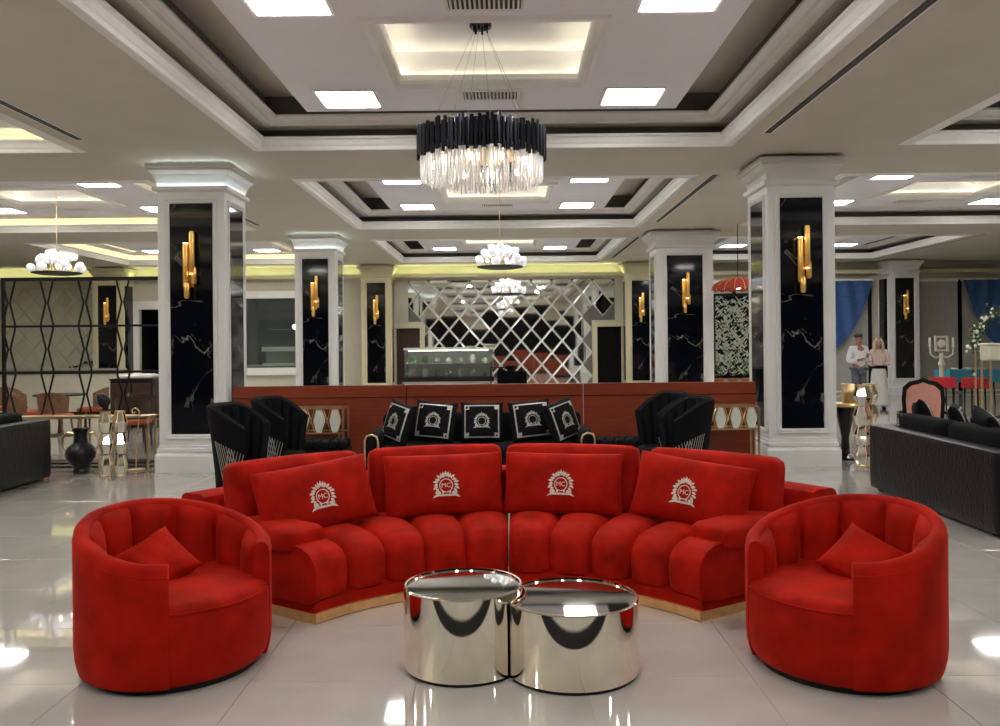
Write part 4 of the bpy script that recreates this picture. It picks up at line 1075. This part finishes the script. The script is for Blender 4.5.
dining_chair(flat(27, 395, 15.3), radians(15), 'brown_wood', 'orange', 'brown wooden chair at the round table, on the side of the leather sofa end', G1)
dining_chair(flat(93, 395, 16.0), radians(190), 'brown_wood', 'orange', 'brown wooden chair at the round table, on the side of the white column', G1)
dining_chair(flat(55, 395, 14.5), radians(95), 'brown_wood', 'orange', 'brown wooden chair with orange seat before the round table', G1)
dining_chair(flat(10, 390, 16.4), radians(-30), 'brown_wood', 'orange', 'brown chair with orange back apart from the round table', G1)
dining_chair(flat(22, 400, 13.9), radians(60), 'brown_wood', 'orange', 'brown wooden chair near the narrow gold shelf table', G1)
dining_chair(flat(134, 405, 13.2), radians(100), 'dark_wood', 'orange', 'dark chair with red seat next to the column behind the screen', G1)
dining_chair(flat(147, 405, 14.1), radians(80), 'dark_wood', 'orange', 'dark chair with red seat tucked against the large column', G1)

# bar counter with black top
bx0, bx1 = X0 + .6, at(121, 395, 20.5).x
bar = empty('bar_counter', ((bx0 + bx1) / 2, 20.9, 0), label='long cream bar counter with black top behind the dining chairs', cat='counter'); bh = (bx1 - bx0) / 2
poly = [(-bh, .35), (-bh, -.35)] + [(bh - .35 + .35 * sin(a), -.35 * cos(a)) for a in [pi * k / 12 for k in range(13)]]
MB().prism(poly, .06, .98).build('front', 'counter_white', bar); MB().prism([(x * .99, y * .9) for x, y in poly], 0, .06).build('kick_plate', 'black_metal', bar)
MB().prism([(x * 1.02, y * 1.15) for x, y in poly], .98, 1.05).build('counter_top', 'black_wood', bar)
MB().prism([(x * .96, y * .2 + .2) for x, y in poly], 1.05, 1.09).build('glass_shelf', 'silver', bar)
# low dark cabinet with white appliance by the column
db = flat(138, 395, 17.2); dc = empty('service_cabinet', db, label='dark service cabinet carrying a white tray behind the screen', cat='cabinet')
MB().boxr(-.42, .42, -.3, .3, .05, .95).build('body', 'black_wood', dc); MB().boxr(-.44, .44, -.32, .32, .95, .98).build('top', 'black_wood', dc)
for s_ in (-1, 1):
    dr_ = MB().boxr(s_ * .21 - .19, s_ * .21 + .19, -.315, -.3, .10, .90).build('door', 'dark_wood', dc); MB().boxr(s_ * .05 - .008, s_ * .05 + .008, -.335, -.315, .55, .70).build('handle', 'silver', dr_)
MB().boxr(-.40, .40, -.28, .28, 0, .05).build('kick_plate', 'black_metal', dc)
tr = empty('serving_tray', db + Vector((0, 0, .98)), label='white padded tray lying on the dark service cabinet', cat='tray')
MB().rbox((0, 0, .04), (.72, .42, .08), .03).build('tray', 'porcelain', tr, smooth=True)
MB().boxr(-.30, .30, -.15, .15, .08, .09).build('mat', 'counter_white', tr)

# ================================================================== REAR: COUNTER, STOOL, KITCHEN
dx0, dx1 = at(404, 360, 22.5).x, at(492, 360, 22.5).x
dk = empty('display_counter', ((dx0 + dx1) / 2, 22.9, 0), label='glass display counter with black base in front of the diamond mirror', cat='counter'); dh = (dx1 - dx0) / 2
MB().boxr(-dh, dh, -.38, .38, 0, .62).build('base', 'counter_white', dk); MB().boxr(-dh - .05, dh + .05, -.44, .40, .62, .74).build('ledge', 'black_wood', dk)
MB().boxr(-dh - .05, dh + .05, -.45, -.44, .58, .62).build('trim', 'silver', dk)
MB().boxr(-dh, dh, -.36, -.35, .74, 1.46).build('front_glass', 'glass', dk); MB().boxr(-dh, -dh + .01, -.35, .36, .74, 1.46).build('side_glass', 'glass', dk); MB().boxr(dh - .01, dh, -.35, .36, .74, 1.46).build('side_glass', 'glass', dk)
MB().boxr(-dh - .02, dh + .02, -.38, .38, 1.46, 1.52).build('top', 'counter_white', dk); MB().boxr(-dh + .02, dh - .02, -.30, .34, 1.08, 1.095).build('glass_shelf', 'silver', dk)
MB().boxr(-dh + .02, dh - .02, .35, .37, .74, 1.46).build('rear_panel', 'blind', dk)
MB().boxr(-dh + .1, dh - .1, -.30, -.27, 1.435, 1.455).build('light_bar', 'bulb', dk)
rnd = random.Random(5)
for lvl, z in ((0, .745), (1, 1.098)):
    for k in range(7):
        x = (dx0 + dx1) / 2 - dh + .2 + k * (2 * dh - .4) / 6; t = rnd.choice(['porcelain', 'leaf', 'terracotta', 'silver'])
        hh = rnd.uniform(.10, .20); o = tag(MB().lathe([(0, 0), (.05, 0), (.09, hh * .5), (.07, hh), (.03, hh + .04), (0, hh + .04)], 14).build('jar', t, None, smooth=True, loc=(x, 22.9, z)), 'small jar on the %s shelf of the glass display counter' % ('lower', 'upper')[lvl], 'jar', 'jars in the display counter')
        o['label'] = {'porcelain': 'white', 'leaf': 'green', 'terracotta': 'brown', 'silver': 'silver'}[t] + ' jar on the %s shelf of the glass display counter' % ('lower', 'upper')[lvl]
bt = flat(498, 375, 21.9); bst = empty('bar_stool', bt, label='black open-frame bar stool beside the display counter', cat='stool')
MB().boxr(-.2, .2, -.2, .2, .98, 1.02).build('seat', 'black_metal', bst)
for sx in (-1, 1):
    for sy in (-1, 1): MB().rod((sx * .18, sy * .18, .98), (sx * .19, sy * .19, 0), .014, n=6).build('leg', 'black_metal', bst)
for sx in (-1, 1): MB().rod((sx * .185, -.185, .35), (sx * .185, .185, .35), .01, n=6).build('stretcher', 'black_metal', bst)
# dark armchair near the mirror
ach = flat(512, 378, 21.2); ac = empty('tub_chair', ach, radians(-90), label='dark blue-black tub chair in front of the diamond mirror', cat='chair')
MB().lathe([(0, .1), (.3, .1), (.32, .15), (.32, .45), (.28, .48), (0, .49)], 24).build('seat', 'black_velvet', ac, smooth=True)
MB().grid(lambda u, v: Vector(((.34 + .03 * cos(2 * pi * v)) * cos(pi * (.45 + 1.1 * u)), (.34 + .03 * cos(2 * pi * v)) * sin(pi * (.45 + 1.1 * u)), .62 + (.30 if abs(sin(2 * pi * v)) > .1 else .0) * (1 if sin(2 * pi * v) > 0 else -1))), 16, 12, cv=True).build('backrest', 'black_velvet', ac, smooth=True)
for k in range(4): MB().rod((.2 * cos(pi / 4 + k * pi / 2), .2 * sin(pi / 4 + k * pi / 2), .12), (.22 * cos(pi / 4 + k * pi / 2), .22 * sin(pi / 4 + k * pi / 2), 0), .02, n=6).build('leg', 'black_wood', ac)

# serving window: things inside the dark kitchen
kx = -7.12
kb = empty('kitchen_counter', (kx, Y1 + .72, 0), label='steel kitchen worktop inside the serving window', cat='counter')
MB().boxr(-.85, .85, -.35, .35, .0, .98).build('body', 'black_metal', kb); MB().boxr(-.86, .86, -.38, .38, .98, 1.02).build('worktop', 'silver', kb)
hd = empty('display_case', (kx + .2, Y1 + .7, 1.02), label='white topped glass case on the kitchen worktop', cat='display case')
MB().boxr(-.62, .62, -.22, .22, .42, .56).build('top', 'porcelain', hd); MB().boxr(-.60, .60, -.2, .2, 0, .06).build('base', 'porcelain', hd); MB().boxr(-.60, .60, -.2, -.19, .06, .42).build('front_glass', 'glass', hd); MB().boxr(-.60, .60, .18, .2, .06, .42).build('rear_panel', 'silver', hd)
kl = empty('pendant_lamp', (-6.58, Y1 + .75, 3.05), label='small round lit pendant bulb in the serving window', cat='lamp')
MB().rod((0, 0, 0), (0, 0, -.78), .006, n=6).build('cord', 'black_metal', kl); MB().sphere((0, 0, -.85), .075, 16, 10).build('globe', 'bulb', kl, smooth=True)
tvb = empty('menu_board', (kx + .18, Y1 + 1.55, 2.45), label='large black menu board hanging in the kitchen', cat='board')
MB().boxr(-.62, .62, 0, .04, -.3, .45).build('screen', 'black_metal', tvb); MB().boxr(-.65, .65, -.005, .03, -.33, -.30).build('frame', 'recess_dark', tvb)

# ================================================================== SIDE OF THE LEATHER SOFA
# leaf-patterned screen and red parasol lamp
LY = 20.2; lx0, lx1 = at(714, 340, LY).x, at(775, 340, LY).x
lfz0, lfz1 = at(730, 378, LY).z, at(730, 296, LY).z
le = empty('leaf_screen', ((lx0 + lx1) / 2, LY, 0), label='black framed screen covered with pale leaves behind the large column', cat='screen'); lh = (lx1 - lx0) / 2
MB().boxr(-lh, lh, -.03, .03, lfz1, lfz1 + .06).build('top_rail', 'black_metal', le)
for s_ in (-1, 1): MB().boxr(s_ * lh - .03, s_ * lh + .03, -.03, .03, 0, lfz1).build('post', 'black_metal', le)
for q in (.0, .34, .67): MB().boxr(-lh, lh, -.015, .015, lfz0 + q * (lfz1 - lfz0) - .015, lfz0 + q * (lfz1 - lfz0) + .015).build('rail', 'black_metal', le)
MB().boxr(-lh, lh, .02, .035, lfz0, lfz1).build('backing', 'void', le)
rnd = random.Random(9); lm = MB()
for k in range(700):
    x, z = rnd.uniform(-lh + .03, lh - .03), rnd.uniform(lfz0 + .1, lfz1 - .02); a = rnd.choice((-1, 1)) * rnd.uniform(.5, 1.1); L, wd = rnd.uniform(.06, .10), rnd.uniform(.014, .024); y = rnd.uniform(-.02, .01)
    u = Vector((sin(a), rnd.uniform(-.2, .2), cos(a))); w_ = Vector((cos(a), 0, -sin(a))); c = Vector((x, y, z))
    lm.add([c - u * L, c + w_ * wd, c + u * L, c - w_ * wd, c + Vector((0, .006, 0))], [(0, 1, 2, 3), (0, 4, 1), (1, 4, 2), (2, 4, 3), (3, 4, 0)])
tag(lm.build('leaves', 'leaf_pale', le), kind='stuff')
for k in range(3):
    px = 719 + 14 * k; p = flat(px, 380, LY - .6)
    e = empty('planter', p, label='dark plant with terracotta pot in front of the leaf screen', cat='plant', group='pots before the leaf screen')
    MB().lathe([(0, 0), (.09, 0), (.11, .70), (.13, .72), (.13, .76), (0, .74)], 18).build('pot', 'terracotta', e, smooth=True)
    fo = MB()
    for q in range(60):
        a, t = rnd.uniform(0, 2 * pi), rnd.uniform(.15, 1); c = Vector((.12 * cos(a) * t, .10 * sin(a) * t, .80 + rnd.uniform(0, .32))); d_ = Vector((cos(a), sin(a), rnd.uniform(.3, 1.5))).normalized() * .07; s_ = d_.cross(Vector((0, 0, 1))).normalized() * .018
        fo.add([c, c + d_ * .5 + s_, c + d_, c + d_ * .5 - s_], [(0, 1, 2, 3)])
    tag(fo.build('foliage', 'leaf', e), kind='stuff')
pz = at(733, 291, 17.2); pl = empty('parasol_lamp', (pz.x + .1, 17.2, CEIL), label='red dome shaped hanging lamp with scalloped edge near the leaf screen', cat='lamp')
MB().rod((0, 0, 0), (0, 0, pz.z - CEIL + .3), .008, n=6).build('stem', 'black_metal', pl)
nr = 16; zb = pz.z - CEIL
MB().grid(lambda u, v: Vector((.52 * sin(v * pi / 2) * cos(2 * pi * u), .52 * sin(v * pi / 2) * sin(2 * pi * u), zb + .27 * cos(v * pi / 2) + .03 * v * abs(sin(nr / 2 * 2 * pi * u)))), 64, 10, cu=True).build('shade', 'umbrella', pl, smooth=True)
for k in range(nr):
    a = 2 * pi * k / nr; MB().tube([Vector((.525 * sin(v * pi / 2) * cos(a), .525 * sin(v * pi / 2) * sin(a), zb + .275 * cos(v * pi / 2))) for v in (.1, .3, .5, .7, .9, 1)], .006, 4).build('rib', 'gold', pl)
MB().sphere((0, 0, zb + .1), .07, 12, 8).build('bulb', 'bulb', pl, smooth=True)

# mirrored pedestals and black torchere beside the large column
h1 = ground(863, 466); h2 = ground(880, 466) + Vector((.02, .35, 0))
mirror_pillar(h1, 1.02, .115, 4, 'tall mirrored pedestal with gold edges between column and leather sofa', 'tall mirrored pedestals')
mirror_pillar(h2, 1.02, .115, 4, 'tall mirrored pedestal partly hidden behind the leather sofa', 'tall mirrored pedestals')
tq = ground(847, 464); tb = empty('occasional_table', tq + Vector((.16, .45, 0)), label='narrow black table with tapered leg and pale gold top beside the column', cat='table')
MB().lathe([(0, 0), (.15, 0), (.15, .03), (.06, .08), (.05, .3), (.10, .55), (.13, .70), (0, .72)], 24).build('leg', 'black_wood', tb, smooth=True)
MB().lathe([(0, .72), (.26, .72), (.27, .74), (.26, .76), (0, .76)], 32).build('table_top', 'gold_pale', tb, smooth=True)
gc = empty('gold_box', tq + Vector((.2, .45, .76)), label='upright gold box on the narrow black table', cat='box')
MB().boxr(-.07, .07, -.05, .05, 0, .24).build('body', 'gold_pale', gc); MB().boxr(-.075, .075, -.055, .055, .24, .26).build('lid', 'gold_pale', gc)

# carved dining chairs by the leather sofa
def carved_chair(loc, face, label):
    e = empty('carved_chair', loc, face, label=label, cat='chair')                  # faces local -y
    MB().rbox((0, 0, .44), (.52, .50, .10), .04, (0, 0, .02), n=6).build('seat', 'pink', e, smooth=True)
    out_ = [(-.23, .50), (.23, .50), (.25, .85), (.235, 1.0), (.16, 1.07), (.07, 1.09), (0, 1.12), (-.07, 1.09), (-.16, 1.07), (-.235, 1.0), (-.25, .85)]
    MB().prism_y(out_, .215, .27).build('back_frame', 'black_wood', e)
    inn = [(x * .80, .80 + (z - .80) * .82) for x, z in out_]
    MB().prism_y(inn, .195, .215).build('back_pad', 'pink', e)
    for sx in (-1, 1):
        MB().tube([(sx * .25, .22, .68), (sx * .29, 0, .69), (sx * .29, -.18, .67), (sx * .27, -.22, .62), (sx * .26, -.20, .45)], .02, 8).build('arm', 'black_wood', e, smooth=True)
        MB().tube([(sx * .22, -.21, .40), (sx * .25, -.24, .28), (sx * .21, -.22, .10), (sx * .23, -.25, 0)], [.032, .028, .018, .022], 8).build('leg', 'black_wood', e, smooth=True)
        MB().tube([(sx * .22, .24, .52), (sx * .22, .23, .3), (sx * .24, .30, 0)], .024, 8).build('leg', 'black_wood', e, smooth=True)
    return e
carved_chair(flat(924, 400, 10.6), radians(-24), 'carved black armchair with pink padded back behind the leather sofa')
carved_chair(flat(1004, 400, 10.3), radians(200), 'carved black armchair turned away, next to the pink-backed one')
# tables with red and blue cloths
def cloth_table(loc, w, dpt, h, m, label, drop=.22):
    e = empty('banquet_table', loc, label=label, cat='table')
    n = 40
    def fn(u, v):
        a = 2 * pi * u; k = 1 / max(abs(cos(a)), abs(sin(a))); k = k * .7 + .3 * 1.0
        x, y = w / 2 * cos(a) * k, dpt / 2 * sin(a) * k
        return Vector((x * (1 + .05 * v * sin(14 * a)), y * (1 + .05 * v * sin(14 * a)), h - drop * v))
    b = MB().grid(fn, 80, 5, cu=True); b.f.append(tuple(i * 6 for i in range(80))); b.build('cloth', m, e, smooth=True)
    for sx in (-1, 1):
        for sy in (-1, 1): MB().rod((sx * w * .33, sy * dpt * .33, h - .01), (sx * w * .36, sy * dpt * .36, 0), .022, .016, 8).build('leg', 'black_wood', e)
    return e
t1 = cloth_table(flat(943, 400, 18.6), .42, .42, .78, 'cloth_red', 'small red-clothed table behind the pink-backed chair')
t1b = cloth_table(flat(975, 400, 18.6), .42, .42, .76, 'cloth_red', 'small red-clothed table near the flowered arch')
t2 = cloth_table(flat(968, 385, 21.0), 1.4, .8, .86, 'cloth_blue', 'long blue-clothed table set with white plates', .3)
for k in range(6):
    p = flat(950 + 7 * k, 375, 21.0); p.y += (-.22, .18)[k % 2]; p.z = .86
    e = empty('dinner_plate', p, label='white plate on the blue-clothed table', cat='plate', group='plates on the blue table'); MB().lathe([(0, .004), (.07, .004), (.12, .022), (.125, .022), (.075, 0), (0, 0)], 24).build('plate', 'porcelain', e, smooth=True)
    MB().lathe([(0, .006), (.03, .006), (.055, .045), (.05, .045), (.025, .012), (0, .012)], 20).build('bowl', 'porcelain', e, smooth=True)
# candelabrum
cp = flat(942, 395, 19.7); cd = empty('candelabrum', cp, label='tall cream candelabrum with square crest standing by the blue table', cat='candelabrum')
MB().lathe([(0, 0), (.15, 0), (.15, .04), (.06, .08), (.045, .2), (.07, .3), (.045, .4), (.045, .85), (.075, .92), (.04, 1.0), (.04, 1.15), (0, 1.15)], 20).build('stem', 'counter_white', cd, smooth=True)
cd.scale = (1.15, 1.15, 1.13)
fr = MB().ring([(0, 0), (0, .03), (.04, .03), (.04, 0)], .14, .16).build('crest_frame', 'counter_white', cd)
fr.rotation_euler = (pi / 2, 0, 0); fr.location = (0, .015, 1.34)
MB().sphere((0, 0, 1.34), .085, 14, 10, (1, .4, 1)).build('crest', 'counter_white', cd, smooth=True)
for sx in (-1, 1):
    MB().tube([(0, 0, 1.08), (sx * .12, 0, 1.05), (sx * .22, 0, 1.12), (sx * .235, 0, 1.28)], .018, 8).build('arm', 'counter_white', cd, smooth=True)
    MB().rod((sx * .235, 0, 1.28), (sx * .235, 0, 1.46), .022, n=10).build('candle', 'petal', cd)
    MB().lathe([(0, 1.27), (.045, 1.275), (.05, 1.29), (0, 1.29)], 12, (sx * .235, 0, 0)).build('drip_pan', 'counter_white', cd)
# flower arch with a white bench
ap = flat(1006, 400, 17.5); ae = empty('flower_arch', ap, label='flowered arch of white blossoms and green leaves near the blue curtain', cat='arch')
arc = [(-.62, 0, 0), (-.62, 0, 1.4)] + [(-.62 * cos(a), 0, 1.55 + .62 * sin(a)) for a in [pi * k / 14 for k in range(15)]] + [(.62, 0, 1.4), (.62, 0, 0)]
MB().tube(arc, .02, 8).build('hoop', 'gold_pale', ae, smooth=True)
fl, fp = MB(), MB()
for k in range(700):
    q = rnd.uniform(.6, len(arc) - 1.6); i = int(q); c = Vector(arc[i]).lerp(Vector(arc[i + 1]), q - i) + Vector((rnd.gauss(0, .05), rnd.gauss(0, .05), rnd.gauss(0, .05)))
    if k % 7 == 0: fp.sphere(c, rnd.uniform(.025, .042), 6, 4)
    else:
        d_ = Vector((rnd.gauss(0, 1), rnd.gauss(0, 1), rnd.gauss(0, 1))).normalized() * .08; s_ = d_.cross(Vector((.3, .5, 1))).normalized() * .03
        fl.add([c, c + d_ * .5 + s_, c + d_, c + d_ * .5 - s_], [(0, 1, 2, 3)])
tag(fl.build('leaves', 'leaf', ae), kind='stuff'); tag(fp.build('blossoms', 'petal', ae), kind='stuff')
be = flat(1000, 395, 17.0); bn = empty('gift_stand', be, label='cream box on slim legs under the flowered arch', cat='stand')
MB().rbox((0, 0, 1.33), (.62, .34, .30), .03).build('body', 'counter_white', bn, smooth=True); MB().rbox((0, 0, 1.50), (.66, .38, .05), .015).build('lid', 'counter_white', bn, smooth=True)
for sx in (-1, 1):
    for sy in (-1, 1): MB().boxr(sx * .27 - .012, sx * .27 + .012, sy * .16 - .025, sy * .16 + .025, 0, 1.19).build('leg', 'gold_pale', bn)

# swagged blue curtains
def curtain(x_in, x_out, zt, ztie, label):
    """hangs along the rear wall from x_in to x_out, gathered to x_out at height ztie"""
    b = MB(); y0 = Y1 - .24
    def edge(t): return ztie + (zt - .03 - ztie) * (1 - t) ** 1.9                       # lower edge, t 0 at x_in, 1 at x_out
    def fn(sgn):
        def g(u, v):
            x = x_in + (x_out - x_in) * u; zl = zt - .03 - (zt - .03 - ztie) * sin(u * pi / 2) ** 1.0 * (1 - .0 * u)
            zl = zt - .03 - (zt - .03 - ztie) * (1 - (1 - u) ** 3)
            z = zt + (zl - zt) * v
            y = y0 + .045 * sin(u * 26 + v * 3) * (1 - .4 * v) + sgn * .004
            return Vector((x, y, z))
        return g
    b.grid(fn(-1), 60, 16); b.grid(fn(1), 60, 16)
    b.grid(lambda u, s_: fn(-1)(u, 1).lerp(fn(1)(u, 1), s_), 60, 1)
    e = empty('curtain', ((x_in + x_out) / 2, Y1 - .24, 0), label=label, cat='curtain')
    o = b.build('drape', 'blue', e, smooth=True); o.location = -e.location
    MB().boxr(min(x_in, x_out) - e.location.x, max(x_in, x_out) - e.location.x, -.02, .02, zt, zt + .05).build('rail', 'moulding', e)
    for q in (.1, .5, .9): MB().boxr((x_in + (x_out - x_in) * q) - e.location.x - .02, (x_in + (x_out - x_in) * q) - e.location.x + .02, 0, .24, zt + .01, zt + .04).build('bracket', 'moulding', e)
    kn = MB().rbox((x_out - e.location.x, 0, ztie - .25), (.16, .14, .7), .05); kn.build('tail', 'blue', e, smooth=True)
    return e
zc_ = 3.40
curtain(at(874, 290, 25.4).x, at(812, 350, 25.4).x, zc_, 1.25, 'swagged blue curtain behind the standing couple')
curtain(at(966, 290, 25.4).x, X1 - .15, zc_, 1.25, 'swagged blue curtain near the flowered arch')

# ================================================================== PEOPLE
def skin_mesh(name, joints, edges, m, parent, sub=2):
    me = bpy.data.meshes.new(name); keys = list(joints); me.from_pydata([joints[k][0] for k in keys], [(keys.index(a), keys.index(c)) for a, c in edges], [])
    o = bpy.data.objects.new(name, me); COL.objects.link(o)
    md = o.modifiers.new('skin', 'SKIN'); md.use_smooth_shade = True
    for i, k in enumerate(keys):
        r = joints[k][1]; me.skin_vertices[0].data[i].radius = r if isinstance(r, tuple) else (r, r)
    me.skin_vertices[0].data[0].use_root = True
    sm = o.modifiers.new('sub', 'SUBSURF'); sm.levels = sub; sm.render_levels = sub
    bpy.context.view_layer.update()
    nm = bpy.data.meshes.new_from_object(o.evaluated_get(bpy.context.evaluated_depsgraph_get()))
    bpy.data.objects.remove(o); bpy.data.meshes.remove(me)
    nm.materials.clear(); nm.materials.append(M[m]); nm.shade_smooth()
    return place(name, nm, parent)
def person(loc, face, H, skin, top, bottom, woman, label):
    e = empty('person', loc, face, label=label, cat='person'); s = H / 1.75                  # faces local -y
    V_ = lambda x, y, z: (x * s, y * s, z * s)
    sw = .18 if not woman else .155
    J = {'pelvis': (V_(0, 0, .95), (.13 * s, .10 * s)), 'waist': (V_(0, 0, 1.10), (.125 * s, .09 * s)), 'chest': (V_(0, .01, 1.32), (.15 * s, .105 * s)), 'neckb': (V_(0, .015, 1.46), .062 * s), 'neck': (V_(0, .0, 1.52), .052 * s),
         'jaw': (V_(0, -.02, 1.58), (.062 * s, .07 * s)), 'head': (V_(0, -.01, 1.66), (.078 * s, .095 * s)), 'crown': (V_(0, 0, 1.73), (.055 * s, .065 * s))}
    E = [('pelvis', 'waist'), ('waist', 'chest'), ('chest', 'neckb'), ('neckb', 'neck'), ('neck', 'jaw'), ('jaw', 'head'), ('head', 'crown')]
    arms = {-1: ((sw + .08, .02, 1.12), (.10, -.22, 1.16)), 1: ((sw + .07, .0, 1.12), (.08, -.20, 1.26))} if not woman else {-1: ((sw + .06, .02, 1.12), (.12, -.20, 1.08)), 1: ((sw + .06, .02, 1.12), (.10, -.22, 1.10))}
    for q, n_ in ((-1, 'r'), (1, 'l')):
        el, wr = arms[q]
        J['sh' + n_] = (V_(q * sw, .01, 1.41), .062 * s); J['el' + n_] = (V_(q * el[0], el[1], el[2]), .044 * s); J['wr' + n_] = (V_(q * wr[0], wr[1], wr[2]), .029 * s)
        J['pa' + n_] = (V_(q * (wr[0] - .015), wr[1] - .05, wr[2] + .02), (.034 * s, .018 * s))
        J['hip' + n_] = (V_(q * .085, 0, .90), .088 * s); J['kn' + n_] = (V_(q * .095, -.01, .50), .060 * s); J['an' + n_] = (V_(q * .10, .02, .09), .040 * s); J['to' + n_] = (V_(q * .11, -.13, .035), (.038 * s, .028 * s))
        E += [('chest', 'sh' + n_), ('sh' + n_, 'el' + n_), ('el' + n_, 'wr' + n_), ('wr' + n_, 'pa' + n_), ('pelvis', 'hip' + n_), ('hip' + n_, 'kn' + n_), ('kn' + n_, 'an' + n_), ('an' + n_, 'to' + n_)]
        for f in range(4):
            a = J['pa' + n_][0]; fx = (f - 1.5) * .017 * s; L = (.030, .036, .034, .026)[f] * s
            J['fa%d' % f + n_] = ((a[0] + fx, a[1] - .028 * s, a[2] + .004 * s), .0085 * s); J['fb%d' % f + n_] = ((a[0] + fx, a[1] - .030 * s - L, a[2] - .012 * s), .007 * s)
            E += [('pa' + n_, 'fa%d' % f + n_), ('fa%d' % f + n_, 'fb%d' % f + n_)]
        w0 = J['pa' + n_][0]; J['th' + n_] = ((w0[0] - q * .040 * s, w0[1] - .005 * s, w0[2] + .022 * s), .009 * s); E.append(('pa' + n_, 'th' + n_))
    body = skin_mesh('body', J, E, skin, e)
    grow = lambda k, g, d=0: (J[k][0], tuple((r + g) * s for r in ((J[k][1][0] / s, J[k][1][1] / s) if isinstance(J[k][1], tuple) else (J[k][1] / s,) * 2)))
    T_ = {k: grow(k, .016) for k in ('pelvis', 'waist', 'chest', 'neckb', 'shr', 'shl', 'elr', 'ell')}
    for q in 'rl': T_['wr' + q] = ((tuple(J['el' + q][0][i] * .2 + J['wr' + q][0][i] * .8 for i in range(3))), (.042 * s, .042 * s))
    skin_mesh('shirt' if not woman else 'blouse', T_, [('pelvis', 'waist'), ('waist', 'chest'), ('chest', 'neckb'), ('chest', 'shr'), ('chest', 'shl'), ('shr', 'elr'), ('shl', 'ell'), ('elr', 'wrr'), ('ell', 'wrl')], top, e)
    if not woman:
        B_ = {'pelvis': grow('pelvis', .008)}
        for q in 'rl':
            for k in ('hip', 'kn', 'an'): B_[k + q] = grow(k + q, .016)
        skin_mesh('trousers', B_, [('pelvis', 'hipr'), ('pelvis', 'hipl'), ('hipr', 'knr'), ('hipl', 'knl'), ('knr', 'anr'), ('knl', 'anl')], bottom, e)
        MB().sphere(V_(0, .012, 1.70), .098 * s, 16, 10, (.92, 1.08, .80)).build('hair', 'hair', e, smooth=True)
    else:
        MB().lathe([(.14 * s, 1.0 * s), (.17 * s, .92 * s), (.20 * s, .6 * s), (.24 * s, .12 * s), (.22 * s, .12 * s), (.12 * s, .98 * s)], 28).build('skirt', bottom, e, smooth=True)
        MB().lathe([(.15 * s, 1.0 * s), (.158 * s, 1.02 * s), (.155 * s, 1.07 * s), (.14 * s, 1.08 * s)], 24).build('belt', 'black_velvet', e, smooth=True)
        MB().grid(lambda u, v: Vector(((.02 + .105 * sin(min(1, v * 1.6) * pi / 2) + .05 * max(0, v - .6)) * cos(-pi / 2 + .55 + (2 * pi - 1.1) * u) * s, (.01 + (.02 + .115 * sin(min(1, v * 1.6) * pi / 2) + .03 * max(0, v - .6)) * sin(-pi / 2 + .55 + (2 * pi - 1.1) * u)) * s, (1.775 - .40 * v ** 1.3) * s)), 28, 12).build('scarf', 'scarf', e, smooth=True)
    for q in (-1, 1):
        MB().sphere(V_(q * .03, -.098, 1.655), .010 * s, 8, 6).build('eye', 'black_metal', e); MB().sphere(V_(q * .082, 0, 1.645), .022 * s, 8, 6, (.4, .8, 1.2)).build('ear', skin, e, smooth=True)
        MB().rbox(V_(q * .105, -.05, .035), (.085 * s, .25 * s, .07 * s), .03 * s, n=5).build('shoe', 'black_velvet', e, smooth=True)
    MB().sphere(V_(0, -.110, 1.625), .014 * s, 8, 6, (.8, 1, 1.4)).build('nose', skin, e, smooth=True)
    MB().sphere(V_(0, -.092, 1.585), .020 * s, 8, 6, (1.1, .4, .35)).build('mouth', 'pink', e, smooth=True)
    return e
pm = flat(859, 380, 19.4); person(pm, radians(12), 1.76, 'skin', 'shirt', 'jeans', False, 'man in a white shirt and grey trousers holding his hands before his chest')
pw = flat(879, 380, 19.7); person(pw, radians(-20), 1.66, 'skin_pale', 'blouse', 'white_cloth', True, 'woman in pale pink top and cream headscarf beside the man in white')
